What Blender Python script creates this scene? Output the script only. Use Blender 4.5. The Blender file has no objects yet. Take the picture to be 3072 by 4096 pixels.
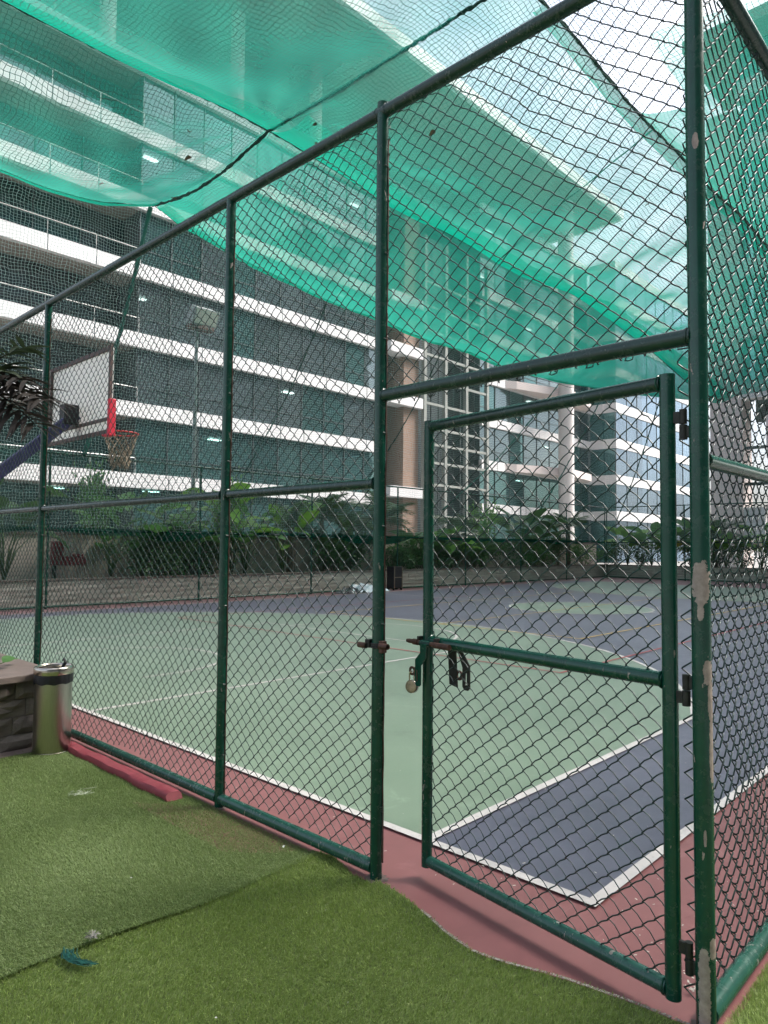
import bpy, math, random
import numpy as np
from mathutils import Vector, Matrix, Quaternion

random.seed(7)
rng = np.random.default_rng(7)
R = math.radians
scene = bpy.context.scene
COL = scene.collection

# ------------------------------------------------------------------ camera
CAM_H = 1.5592
YAW, PITCH, ROLL = R(43.3665), R(2.7733), R(0.5218)
fw = Vector((math.cos(YAW) * math.cos(PITCH), math.sin(YAW) * math.cos(PITCH), math.sin(PITCH)))
rt = Vector((math.sin(YAW), -math.cos(YAW), 0))
up = rt.cross(fw)
rt2 = rt * math.cos(ROLL) + up * math.sin(ROLL)
up2 = up * math.cos(ROLL) - rt * math.sin(ROLL)
cam_d = bpy.data.cameras.new('camera')
cam = bpy.data.objects.new('camera', cam_d)
COL.objects.link(cam)
m = Matrix.Identity(4)
for i in range(3):
    m[i][0], m[i][1], m[i][2] = rt2[i], up2[i], -fw[i]
m[2][3] = CAM_H
cam.matrix_world = m
cam_d.sensor_fit = 'VERTICAL'
cam_d.sensor_height = 24
cam_d.lens = 24 * 2824.56 / 4096
cam_d.clip_start = 0.05
cam_d.clip_end = 2000
scene.camera = cam

# ------------------------------------------------------------------ light
SUN_AZ, SUN_EL = -35, 48
world = bpy.data.worlds.new('World')
scene.world = world
world.use_nodes = True
wn = world.node_tree
bg = wn.nodes['Background']
sky = wn.nodes.new('ShaderNodeTexSky')
sky.sky_type = 'NISHITA'
sky.sun_disc = False
sky.sun_elevation = R(SUN_EL)
sky.sun_rotation = R(90 - SUN_AZ)
sky.air_density = 1.0
sky.dust_density = 6.0
sky.ozone_density = 1.0
hz = wn.nodes.new('ShaderNodeHueSaturation')      # thin even cloud veil: less blue everywhere
hz.inputs['Saturation'].default_value = 0.5
hz.inputs['Value'].default_value = 1.0
wn.links.new(sky.outputs[0], hz.inputs['Color'])
wtc = wn.nodes.new('ShaderNodeTexCoord')
cl = wn.nodes.new('ShaderNodeTexNoise')            # soft broken cloud over the whole dome
cl.inputs['Scale'].default_value = 4.0
cl.inputs['Detail'].default_value = 6
cl.inputs['Roughness'].default_value = .6
wn.links.new(wtc.outputs['Generated'], cl.inputs['Vector'])
cr = wn.nodes.new('ShaderNodeValToRGB')
cr.color_ramp.elements[0].position, cr.color_ramp.elements[0].color = .38, (.78, .84, .92, 1)
cr.color_ramp.elements[1].position, cr.color_ramp.elements[1].color = .64, (1.22, 1.2, 1.18, 1)
wn.links.new(cl.outputs[0], cr.inputs[0])
mxw = wn.nodes.new('ShaderNodeMix')
mxw.data_type, mxw.blend_type = 'RGBA', 'MULTIPLY'
mxw.inputs[0].default_value = 1
wn.links.new(hz.outputs[0], mxw.inputs[6])
wn.links.new(cr.outputs[0], mxw.inputs[7])
wn.links.new(mxw.outputs[2], bg.inputs[0])
bg.inputs[1].default_value = 0.15
sd = bpy.data.lights.new('sun', 'SUN')
sd.energy = 1.5
sd.angle = R(15)
sd.color = (1.0, 0.95, 0.88)
sun = bpy.data.objects.new('sun', sd)
COL.objects.link(sun)
sdir = Vector((math.cos(R(SUN_AZ)) * math.cos(R(SUN_EL)), math.sin(R(SUN_AZ)) * math.cos(R(SUN_EL)), math.sin(R(SUN_EL))))
sun.rotation_euler = sdir.to_track_quat('Z', 'Y').to_euler()
sun.location = sdir * 60
vs = scene.view_settings
vs.view_transform = 'Standard'
vs.look = 'None'
vs.exposure = 1.38
vs.gamma = 1.0
vs.use_curve_mapping = False
scene.render.engine = 'CYCLES'
scene.cycles.transparent_max_bounces = 24
scene.cycles.max_bounces = 8
scene.cycles.diffuse_bounces = 3
scene.cycles.glossy_bounces = 3
scene.cycles.use_denoising = True
scene.cycles.caustics_reflective = False
scene.cycles.caustics_refractive = False

# ------------------------------------------------------------------ helpers
ORG = {}


def tag(o, label=None, cat=None, group=None, kind=None):
    if label: o['label'] = label
    if cat: o['category'] = cat
    if group: o['group'] = group
    if kind: o['kind'] = kind
    return o


def mesh_np(name, V, F, attr=None, smooth=False):
    V = np.asarray(V, np.float32)
    F = np.asarray(F, np.int32)
    me = bpy.data.meshes.new(name)
    me.vertices.add(len(V))
    me.vertices.foreach_set('co', V.ravel())
    k = F.shape[1]
    me.loops.add(F.size)
    me.loops.foreach_set('vertex_index', F.ravel())
    me.polygons.add(len(F))
    me.polygons.foreach_set('loop_start', np.arange(0, F.size, k, dtype=np.int32))
    me.polygons.foreach_set('loop_total', np.full(len(F), k, np.int32))
    if smooth:
        me.polygons.foreach_set('use_smooth', np.ones(len(F), bool))
    me.update(calc_edges=True)
    if attr is not None:
        a = me.attributes.new('tint', 'FLOAT', 'POINT')
        a.data.foreach_set('value', np.asarray(attr, np.float32))
    return me


def link(name, me, mat=None, parent=None, loc=None):
    o = bpy.data.objects.new(name, me)
    COL.objects.link(o)
    if me is not None and mat is not None and len(me.materials) == 0:
        me.materials.append(mat)
    if parent is not None:
        o.parent = parent
    if loc is not None:
        o.location = loc
    return o


def empty(name, loc, label=None, cat=None, group=None, kind=None, rz=0):
    o = bpy.data.objects.new(name, None)
    COL.objects.link(o)
    o.empty_display_size = 0.1
    o.location = loc
    o.rotation_euler = (0, 0, rz)
    ORG[o.name] = Vector(loc)
    return tag(o, label, cat, group, kind)


class MB:
    def __init__(self):
        self.v, self.f = [], []

    def add(self, vs_, fs):
        b = len(self.v)
        self.v += [tuple(p) for p in vs_]
        self.f += [tuple(b + i for i in q) for q in fs]
        return self

    def box(self, c, s, rz=0, rot=None):
        M_ = rot if rot is not None else Matrix.Rotation(rz, 3, 'Z')
        pts = []
        for x, y, z in ((-1, -1, -1), (1, -1, -1), (1, 1, -1), (-1, 1, -1), (-1, -1, 1), (1, -1, 1), (1, 1, 1), (-1, 1, 1)):
            p = M_ @ Vector((x * s[0] / 2, y * s[1] / 2, z * s[2] / 2))
            pts.append((c[0] + p.x, c[1] + p.y, c[2] + p.z))
        return self.add(pts, [(0, 3, 2, 1), (4, 5, 6, 7), (0, 1, 5, 4), (1, 2, 6, 5), (2, 3, 7, 6), (3, 0, 4, 7)])

    def bounds(self, x0, x1, y0, y1, z0, z1):
        return self.box(((x0 + x1) / 2, (y0 + y1) / 2, (z0 + z1) / 2), (x1 - x0, y1 - y0, z1 - z0))

    def tube(self, pts, r, n=10, closed=False, caps=True):
        pts = [Vector(p) for p in pts]
        N = len(pts)
        rs = r if isinstance(r, (list, tuple)) else [r] * N
        tang = []
        for i in range(N):
            if closed:
                t = pts[(i + 1) % N] - pts[i - 1]
            elif i == 0:
                t = pts[1] - pts[0]
            elif i == N - 1:
                t = pts[-1] - pts[-2]
            else:
                t = (pts[i + 1] - pts[i]).normalized() + (pts[i] - pts[i - 1]).normalized()
            tang.append(t.normalized())
        ref = Vector((0, 0, 1)) if abs(tang[0].z) < .9 else Vector((1, 0, 0))
        a = tang[0].cross(ref).normalized()
        vsl, prev = [], tang[0]
        for i in range(N):
            q = prev.rotation_difference(tang[i])
            a = (q @ a)
            a = (a - tang[i] * a.dot(tang[i])).normalized()
            b = tang[i].cross(a)
            prev = tang[i]
            for k in range(n):
                w = 2 * math.pi * k / n
                vsl.append(pts[i] + (a * math.cos(w) + b * math.sin(w)) * rs[i])
        fs = []
        for i in range(N if closed else N - 1):
            j = (i + 1) % N
            for k in range(n):
                k2 = (k + 1) % n
                fs.append((i * n + k, i * n + k2, j * n + k2, j * n + k))
        if caps and not closed:
            fs.append(tuple(range(n - 1, -1, -1)))
            fs.append(tuple((N - 1) * n + k for k in range(n)))
        return self.add(vsl, fs)

    def lathe(self, prof, c=(0, 0, 0), n=32, rot=None):
        vsl, fs = [], []
        for r, z in prof:
            for k in range(n):
                w = 2 * math.pi * k / n
                p = Vector((r * math.cos(w), r * math.sin(w), z))
                if rot is not None:
                    p = rot @ p
                vsl.append((c[0] + p.x, c[1] + p.y, c[2] + p.z))
        for i in range(len(prof) - 1):
            for k in range(n):
                k2 = (k + 1) % n
                fs.append((i * n + k, i * n + k2, (i + 1) * n + k2, (i + 1) * n + k))
        return self.add(vsl, fs)

    def prism(self, poly, O, ex, ey, ez, h):
        O, ex, ey, ez = Vector(O), Vector(ex), Vector(ey), Vector(ez)
        n = len(poly)
        a = [O + ex * x + ey * y - ez * h / 2 for x, y in poly]
        b = [p + ez * h for p in a]
        fs = [tuple(range(n - 1, -1, -1)), tuple(range(n, 2 * n))]
        fs += [(i, (i + 1) % n, n + (i + 1) % n, n + i) for i in range(n)]
        return self.add(a + b, fs)

    def mesh(self, name, org=(0, 0, 0), smooth=False):
        me = bpy.data.meshes.new(name)
        me.from_pydata([(x - org[0], y - org[1], z - org[2]) for x, y, z in self.v], [], self.f)
        if smooth:
            me.polygons.foreach_set('use_smooth', np.ones(len(me.polygons), bool))
        me.update()
        return me

    def build(self, name, mat, parent=None, smooth=False, org=None, bevel=0):
        if parent is not None:
            o_ = ORG.get(parent.name, Vector((0, 0, 0)))
            me = self.mesh(name, o_, smooth)
            o = link(name, me, mat, parent)
            ORG[o.name] = o_
        else:
            o_ = Vector(org) if org is not None else Vector((0, 0, 0))
            me = self.mesh(name, o_, smooth)
            o = link(name, me, mat, None, o_)
            ORG[o.name] = o_
        if smooth:
            es = o.modifiers.new('edges', 'EDGE_SPLIT')
            es.split_angle = R(50)
        if bevel:
            b = o.modifiers.new('bevel', 'BEVEL')
            b.width = bevel
            b.segments = 2
            b.limit_method = 'ANGLE'
        return o


# ------------------------------------------------------------------ materials
def new_mat(name):
    mt = bpy.data.materials.new(name)
    mt.use_nodes = True
    nt = mt.node_tree
    return mt, nt, nt.nodes['Principled BSDF'], nt.nodes['Material Output']


def N(nt, t, **kw):
    n = nt.nodes.new(t)
    for k, v in kw.items():
        setattr(n, k, v)
    return n


def noise(nt, scale, detail=3, rough=.5, vec=None, dist=0):
    n = N(nt, 'ShaderNodeTexNoise')
    n.inputs['Scale'].default_value = scale
    n.inputs['Detail'].default_value = detail
    n.inputs['Roughness'].default_value = rough
    n.inputs['Distortion'].default_value = dist
    if vec is not None:
        nt.links.new(vec, n.inputs['Vector'])
    return n


def ramp(nt, fac, stops, interp='LINEAR'):
    r = N(nt, 'ShaderNodeValToRGB')
    r.color_ramp.interpolation = interp
    el = r.color_ramp.elements
    while len(el) < len(stops):
        el.new(.5)
    for e, (p, c) in zip(el, stops):
        e.position = p
        e.color = (*c, 1) if len(c) == 3 else c
    nt.links.new(fac, r.inputs[0])
    return r


def mth(nt, op, a, b=None, c=None):
    n = N(nt, 'ShaderNodeMath', operation=op)
    for i, x in enumerate((a, b, c)):
        if x is None: continue
        if isinstance(x, (int, float)):
            n.inputs[i].default_value = x
        else:
            nt.links.new(x, n.inputs[i])
    return n.outputs[0]


def mixc(nt, fac, a, b, mode='MIX'):
    n = N(nt, 'ShaderNodeMix', data_type='RGBA', blend_type=mode)
    for s, x in ((n.inputs[0], fac), (n.inputs[6], a), (n.inputs[7], b)):
        if isinstance(x, (int, float)):
            s.default_value = x
        elif isinstance(x, tuple):
            s.default_value = (*x, 1)
        else:
            nt.links.new(x, s)
    return n.outputs[2]


def bump(nt, pb, h, strength=.3, dist=.01):
    b = N(nt, 'ShaderNodeBump')
    b.inputs['Strength'].default_value = strength
    b.inputs['Distance'].default_value = dist
    nt.links.new(h, b.inputs['Height'])
    nt.links.new(b.outputs[0], pb.inputs['Normal'])


def plain(name, col, rough=.6, metal=0, var=.15, scale=6, bmp=0, spec=.5, coord='Object'):
    mt, nt, pb, out = new_mat(name)
    tc = N(nt, 'ShaderNodeTexCoord')
    n = noise(nt, scale, 5, .6, tc.outputs[coord])
    lo = tuple(c * (1 - var) for c in col)
    hi = tuple(min(1, c * (1 + var)) for c in col)
    r = ramp(nt, n.outputs[0], [(.3, lo), (.7, hi)])
    nt.links.new(r.outputs[0], pb.inputs['Base Color'])
    pb.inputs['Roughness'].default_value = rough
    pb.inputs['Metallic'].default_value = metal
    pb.inputs['Specular IOR Level'].default_value = spec
    if bmp:
        n2 = noise(nt, scale * 8, 4, .6, tc.outputs[coord])
        bump(nt, pb, n2.outputs[0], bmp, .005)
    return mt


def paint_metal(name, col, chips=.66, chipcol=(.27, .25, .22), patches=()):
    """gloss paint on steel pipe with chipped specks, dust and optional worn patches (centre, tangent, half width, half height)"""
    mt, nt, pb, out = new_mat(name)
    tc = N(nt, 'ShaderNodeTexCoord')
    vec = tc.outputs['Object']
    n1 = noise(nt, 9, 5, .6, vec)
    base = ramp(nt, n1.outputs[0], [(.3, tuple(c * .75 for c in col)), (.75, tuple(c * 1.2 for c in col))]).outputs[0]
    mp = N(nt, 'ShaderNodeMapping')
    mp.inputs['Scale'].default_value = (1, 1, .35)
    nt.links.new(vec, mp.inputs[0])
    n2 = noise(nt, 38, 4, .55, mp.outputs[0])
    n3 = noise(nt, 3.2, 3, .5, vec)
    chip = mth(nt, 'GREATER_THAN', mth(nt, 'ADD', n2.outputs[0], mth(nt, 'MULTIPLY', mth(nt, 'SUBTRACT', n3.outputs[0], .5), .25)), chips)
    dust = noise(nt, 22, 6, .7, vec)
    dm = mth(nt, 'MULTIPLY', ramp(nt, dust.outputs[0], [(.5, (0, 0, 0)), (.8, (1, 1, 1))]).outputs[0], .22)
    base = mixc(nt, dm, base, (.11, .13, .11))
    mask = chip
    if patches:
        sep = N(nt, 'ShaderNodeSeparateXYZ')
        nt.links.new(vec, sep.inputs[0])
        ne = noise(nt, 42, 6, .7, vec, .4)
        nz = mth(nt, 'MULTIPLY', mth(nt, 'SUBTRACT', ne.outputs[0], .48), 2.6)
        for (c, t, hw_, hh) in patches:
            s = mth(nt, 'ADD', mth(nt, 'MULTIPLY', mth(nt, 'SUBTRACT', sep.outputs[0], c[0]), t[0] / hw_),
                    mth(nt, 'MULTIPLY', mth(nt, 'SUBTRACT', sep.outputs[1], c[1]), t[1] / hw_))
            z = mth(nt, 'DIVIDE', mth(nt, 'SUBTRACT', sep.outputs[2], c[2]), hh)
            d = mth(nt, 'ADD', mth(nt, 'ADD', mth(nt, 'POWER', mth(nt, 'ABSOLUTE', s), 2), mth(nt, 'POWER', mth(nt, 'ABSOLUTE', z), 3)), nz)
            mask = mth(nt, 'MAXIMUM', mask, mth(nt, 'LESS_THAN', d, .95))
    cc = ramp(nt, noise(nt, 45, 4, .6, vec).outputs[0], [(.3, tuple(c * .7 for c in chipcol)), (.7, tuple(c * 1.2 for c in chipcol))]).outputs[0]
    nt.links.new(mixc(nt, mask, base, cc), pb.inputs['Base Color'])
    rr = mth(nt, 'ADD', mth(nt, 'MULTIPLY', mask, .35), mth(nt, 'ADD', mth(nt, 'MULTIPLY', dm, .6), .24))
    nt.links.new(rr, pb.inputs['Roughness'])
    hgt = mth(nt, 'SUBTRACT', mth(nt, 'MULTIPLY', n1.outputs[0], .3), mask)
    bump(nt, pb, hgt, .35, .0015)
    return mt


GREEN = (.004, .062, .038)
M = {}
M['paint'] = paint_metal('green_gloss_paint', GREEN, .70)
tv = (.33, -.944)
M['paint_corner'] = paint_metal('green_paint_corner_post', GREEN, .69, (.36, .29, .25), patches=[
    ((.0, .0, 1.445), tv, .027, .078), ((.0, .002, 1.352), tv, .011, .032),
    ((.0, -.019, 1.155), tv, .014, .042), ((.0, -.027, 1.06), tv, .009, .07), ((.0, -.028, .90), tv, .007, .12),
    ((.0, .004, .12), tv, .019, .17), ((.0, -.026, .27), tv, .012, .035), ((.0, .0, 2.95), tv, .010, .03), ((.0, -.004, .62), tv, .005, .03)])
M['paint_worn'] = paint_metal('worn_green_rail_paint', (.018, .085, .06), .685, (.22, .21, .18))
M['paint_dark'] = paint_metal('dark_green_paint', (.012, .045, .034), .72)
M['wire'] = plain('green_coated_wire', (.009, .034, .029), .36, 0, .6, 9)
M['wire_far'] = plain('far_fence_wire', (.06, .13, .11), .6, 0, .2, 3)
M['rust'] = plain('rusty_steel', (.09, .045, .032), .6, .4, .45, 40, .3)
M['footing'] = plain('grimy_mortar', (.15, .11, .095), .9, 0, .4, 40, .5)
M['hinge'] = plain('dark_hinge_steel', (.028, .028, .024), .55, .3, .5, 30, .3)
M['chrome'] = plain('padlock_steel', (.52, .47, .40), .2, 1, .15, 30)
M['brass'] = plain('padlock_bronze_face', (.30, .25, .16), .35, .9, .3, 60)
M['black_plastic'] = plain('black_bin_liner', (.008, .008, .011), .28, 0, .4, 30, .6)
M['dark_hole'] = plain('dark_inside', (.01, .01, .01), .8)
M['white_board'] = None
M['board_frame'] = plain('brown_board_frame', (.10, .06, .052), .6, 0, .3, 12)
M['red_pad'] = plain('red_edge_pad', (.62, .02, .05), .5, 0, .08, 8)
M['rim_red'] = plain('rim_red_paint', (.50, .03, .03), .45, 0, .2, 20)
M['cord'] = plain('tan_net_cord', (.27, .22, .165), .9, 0, .3, 30)
M['arm_blue'] = plain('purple_blue_arm_paint', (.045, .043, .13), .5, 0, .2, 6)
M['floor_pole'] = plain('grey_pole', (.25, .27, .27), .5, .3, .15, 6)
M['lamp_glass'] = plain('lamp_face', (.55, .55, .5), .3, 0, .1, 6)
M['foam_red'] = plain('red_foam_strip', (.24, .04, .052), .55, 0, .18, 14, .15)
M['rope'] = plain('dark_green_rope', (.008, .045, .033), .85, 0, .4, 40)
M['rope_bundle'] = plain('green_net_bundle', (.02, .11, .085), .85, 0, .35, 8)  # lighter green than the plain rope, for gathered net
M['teal_rope'] = plain('teal_rope_fibre', (.010, .095, .07), .8, 0, .4, 60)
M['grey_fibre'] = plain('grey_frayed_fibre', (.30, .29, .25), .9, 0, .3, 80)
M['white_paint'] = plain('white_wall_paint', (.74, .73, .73), .65, 0, .10, .45)
M['soffit'] = plain('beige_soffit', (.30, .27, .24), .8, 0, .06, .3)
M['brick_tan'] = plain('tan_brick_cladding', (.30, .20, .15), .8, 0, .15, 2.5)
M['column_white'] = plain('white_column_paint', (.74, .69, .66), .6, 0, .05, .5)
M['mullion'] = plain('dark_mullion', (.06, .075, .08), .4, .3, .1, 1)
M['interior'] = plain('dark_office_interior', (.075, .10, .105), .8, 0, .4, .5)
M['ceiling_in'] = plain('office_ceiling', (.16, .17, .17), .8, 0, .2, .7)
M['steel_frame'] = plain('pale_steel_frame', (.27, .28, .255), .6, 0, .15, 2)
M['beige_wall'] = plain('beige_boundary_wall', (.68, .57, .50), .85, 0, .12, 1.2, .2)
M['pink_wall'] = plain('pinkish_render', (.74, .65, .62), .8, 0, .05, .6)
M['speaker_black'] = plain('black_cabinet', (.014, .012, .016), .5, 0, .2, 20)
M['cardboard'] = plain('ply_edge', (.25, .2, .14), .8)
M['plastic_sheet'] = plain('pale_plastic_sheet', (.55, .60, .65), .25, 0, .3, 3)
M['plastic_dark'] = plain('dark_grey_sheet', (.06, .065, .07), .5, 0, .3, 3)
M['ball'] = plain('ball_tan', (.55, .40, .32), .6, 0, .1, 10)
M['soil'] = plain('planter_soil', (.06, .045, .03), .95, 0, .4, 12, .5)
M['bark'] = plain('palm_bark', (.16, .12, .085), .9, 0, .4, 14, .6)
M['ground'] = plain('concrete_ground', (.26, .25, .24), .85, 0, .15, .8, .1)
M['cap'] = plain('brown_stone_cap', (.20, .155, .135), .6, 0, .16, 9, .12)
M['rail_steel'] = plain('pale_handrail', (.5, .5, .48), .4, .4, .1, 2)


def leaf_mat(name, col, trans=.35, rough=.45, var=.35, scale=3):
    mt, nt, pb, out = new_mat(name)
    tc = N(nt, 'ShaderNodeTexCoord')
    oi = N(nt, 'ShaderNodeObjectInfo')
    n = noise(nt, scale, 4, .6, tc.outputs['Object'])
    f = mth(nt, 'ADD', mth(nt, 'MULTIPLY', n.outputs[0], .7), mth(nt, 'MULTIPLY', oi.outputs['Random'], .35))
    r = ramp(nt, f, [(.2, tuple(c * (1 - var) for c in col)), (.85, tuple(c * (1 + var) for c in col))])
    nt.links.new(r.outputs[0], pb.inputs['Base Color'])
    pb.inputs['Roughness'].default_value = rough
    tr = N(nt, 'ShaderNodeBsdfTranslucent')
    nt.links.new(mixc(nt, .5, r.outputs[0], tuple(min(1, c * 1.6) for c in col)), tr.inputs[0])
    mx = N(nt, 'ShaderNodeMixShader')
    mx.inputs[0].default_value = trans
    nt.links.new(pb.outputs[0], mx.inputs[1])
    nt.links.new(tr.outputs[0], mx.inputs[2])
    nt.links.new(mx.outputs[0], out.inputs[0])
    return mt


M['white_board'] = leaf_mat('white_acrylic_board', (.80, .78, .76), .55, .3, .03, 1)
M['leaf'] = leaf_mat('broad_leaf', (.085, .20, .055))
M['leaf_light'] = leaf_mat('light_green_leaf', (.16, .32, .06))
M['leaf_dark'] = leaf_mat('dark_shrub_leaf', (.075, .15, .06))
M['leaf_yellow'] = leaf_mat('yellowing_leaf', (.34, .30, .05))
M['frond'] = leaf_mat('palm_frond', (.08, .14, .055), .25)
M['frond_dead'] = leaf_mat('dried_frond', (.035, .028, .022), .15, .7)
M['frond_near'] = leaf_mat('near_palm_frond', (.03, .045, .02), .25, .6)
M['stem'] = plain('green_stem', (.08, .13, .04), .6, 0, .3, 10)
M['dead_leaf'] = leaf_mat('dry_leaf', (.08, .055, .03), .2, .8)


def brushed_steel():
    mt, nt, pb, out = new_mat('brushed_stainless')
    tc = N(nt, 'ShaderNodeTexCoord')
    mp = N(nt, 'ShaderNodeMapping')
    mp.inputs['Scale'].default_value = (60, 60, 2)
    nt.links.new(tc.outputs['Object'], mp.inputs[0])
    n = noise(nt, 6, 4, .6, mp.outputs[0])
    r = ramp(nt, n.outputs[0], [(.3, (.40, .37, .34)), (.7, (.50, .47, .44))])
    nt.links.new(r.outputs[0], pb.inputs['Base Color'])
    pb.inputs['Metallic'].default_value = 1
    pb.inputs['Roughness'].default_value = .3
    pb.inputs['Anisotropic'].default_value = .6
    return mt


M['steel'] = brushed_steel()


def court_mat(name, col, col2, gloss=.42):
    mt, nt, pb, out = new_mat(name)
    tc = N(nt, 'ShaderNodeTexCoord')
    v = tc.outputs['Object']
    n1 = noise(nt, .7, 5, .6, v)
    n2 = noise(nt, 9, 5, .65, v)
    f = mth(nt, 'ADD', mth(nt, 'MULTIPLY', n1.outputs[0], .65), mth(nt, 'MULTIPLY', n2.outputs[0], .35))
    base = ramp(nt, f, [(.32, col), (.68, col2)]).outputs[0]
    # pale dusty scuffs and dark drips
    n3 = noise(nt, 2.2, 6, .7, v, 1.0)
    sc = ramp(nt, n3.outputs[0], [(.60, (0, 0, 0)), (.78, (1, 1, 1))]).outputs[0]
    base = mixc(nt, mth(nt, 'MULTIPLY', sc, .42), base, tuple(min(1, c * 1.5 + .06) for c in col2))
    n4 = noise(nt, 55, 3, .5, v)
    sp = mth(nt, 'GREATER_THAN', n4.outputs[0], .79)
    base = mixc(nt, mth(nt, 'MULTIPLY', sp, .55), base, (.55, .52, .48))
    n5 = noise(nt, 1.3, 5, .65, v, .6)
    dk = ramp(nt, n5.outputs[0], [(.58, (0, 0, 0)), (.75, (1, 1, 1))]).outputs[0]
    base = mixc(nt, mth(nt, 'MULTIPLY', dk, .34), base, tuple(c * .55 for c in col))
    # scuff streaks dragged across the surface
    mp = N(nt, 'ShaderNodeMapping')
    mp.inputs['Rotation'].default_value = (0, 0, .6)
    mp.inputs['Scale'].default_value = (1.2, 9, 1)
    nt.links.new(v, mp.inputs[0])
    n7 = noise(nt, 2.4, 5, .7, mp.outputs[0], .8)
    sk = ramp(nt, n7.outputs[0], [(.63, (0, 0, 0)), (.74, (1, 1, 1))]).outputs[0]
    base = mixc(nt, mth(nt, 'MULTIPLY', sk, .22), base, tuple(min(1, c * 1.3 + .09) for c in col2))
    nt.links.new(base, pb.inputs['Base Color'])
    rr = mth(nt, 'ADD', mth(nt, 'MULTIPLY', n2.outputs[0], .25), gloss)
    nt.links.new(rr, pb.inputs['Roughness'])
    pb.inputs['Sheen Weight'].default_value = .38      # grazing sheen brightening the distant floor, in place of reflected sky
    pb.inputs['Sheen Roughness'].default_value = .3
    pb.inputs['Sheen Tint'].default_value = (.9, .9, 1, 1)
    n6 = noise(nt, 220, 3, .6, v)
    bump(nt, pb, n6.outputs[0], .25, .002)
    return mt


M['court_red'] = court_mat('red_court_acrylic', (.20, .068, .066), (.26, .098, .094))
M['court_purple'] = court_mat('purple_court_acrylic', (.066, .066, .092), (.104, .102, .144), .32)
M['court_green'] = court_mat('green_court_acrylic', (.150, .215, .142), (.205, .275, .190), .36)
def line_mat(name, col):
    mt, nt, pb, out = new_mat(name)
    tc = N(nt, 'ShaderNodeTexCoord')
    v = tc.outputs['Object']
    n = noise(nt, 3, 5, .65, v)
    base = ramp(nt, n.outputs[0], [(.3, tuple(c * .78 for c in col)), (.7, col)]).outputs[0]
    n2 = noise(nt, 34, 6, .7, v)
    worn = ramp(nt, n2.outputs[0], [(.55, (0, 0, 0)), (.68, (1, 1, 1))]).outputs[0]
    base = mixc(nt, mth(nt, 'MULTIPLY', worn, .45), base, tuple(c * .5 for c in col))
    nt.links.new(base, pb.inputs['Base Color'])
    pb.inputs['Roughness'].default_value = .6
    return mt


M['line_white'] = line_mat('white_line_paint', (.63, .59, .56))
M['line_yellow'] = plain('yellow_line_paint', (.62, .42, .14), .55, 0, .14, 5)
M['line_red'] = plain('red_line_paint', (.42, .09, .09), .55, 0, .14, 5)


def net_mat(name, col, alpha, streak=.12):
    mt, nt, pb, out = new_mat(name)
    nt.nodes.remove(pb)
    tc = N(nt, 'ShaderNodeTexCoord')
    tr = N(nt, 'ShaderNodeBsdfTransparent')
    tr.inputs[0].default_value = (1, 1, 1, 1)
    tl = N(nt, 'ShaderNodeBsdfTranslucent')
    df = N(nt, 'ShaderNodeBsdfDiffuse')
    mp = N(nt, 'ShaderNodeMapping')
    mp.inputs['Scale'].default_value = (1.2, 7, 1)
    nt.links.new(tc.outputs['Object'], mp.inputs[0])
    n = noise(nt, 1.4, 5, .65, mp.outputs[0], .4)
    n2 = noise(nt, .35, 4, .6, tc.outputs['Object'])
    c = mixc(nt, n2.outputs[0], tuple(x * .85 for x in col), tuple(min(1, x * 1.15) for x in col))
    nt.links.new(c, tl.inputs[0])
    nt.links.new(c, df.inputs[0])
    m1 = N(nt, 'ShaderNodeMixShader')
    m1.inputs[0].default_value = .3
    nt.links.new(tl.outputs[0], m1.inputs[1])
    nt.links.new(df.outputs[0], m1.inputs[2])
    a = mth(nt, 'ADD', mth(nt, 'MULTIPLY', mth(nt, 'SUBTRACT', n.outputs[0], .5), streak * 2), alpha)
    a = mth(nt, 'ADD', a, mth(nt, 'MULTIPLY', mth(nt, 'SUBTRACT', n2.outputs[0], .5), .12))
    # woven cloth covers more when seen at a slant: 1-(1-a)^(1/cos)
    ge = N(nt, 'ShaderNodeNewGeometry')
    dt = N(nt, 'ShaderNodeVectorMath', operation='DOT_PRODUCT')
    nt.links.new(ge.outputs['Incoming'], dt.inputs[0])
    nt.links.new(ge.outputs['Normal'], dt.inputs[1])
    cs = mth(nt, 'MAXIMUM', mth(nt, 'ABSOLUTE', dt.outputs['Value']), .14)
    a = mth(nt, 'SUBTRACT', 1, mth(nt, 'POWER', mth(nt, 'SUBTRACT', 1, a), mth(nt, 'DIVIDE', 1, cs)))
    m2 = N(nt, 'ShaderNodeMixShader')
    nt.links.new(a, m2.inputs[0])
    nt.links.new(tr.outputs[0], m2.inputs[1])
    nt.links.new(m1.outputs[0], m2.inputs[2])
    nt.links.new(m2.outputs[0], out.inputs[0])
    return mt


M['shade'] = net_mat('green_shade_cloth', (.04, .315, .235), .35, .10)
M['shade_thick'] = net_mat('thick_green_shade_cloth', (.028, .31, .225), .56, .12)
M['shade_dense'] = net_mat('green_shade_cloth_doubled', (.010, .40, .275), .42, .10)
M['shade_strip'] = net_mat('dark_green_shade_strip', (.012, .12, .085), .7, .1)


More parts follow.
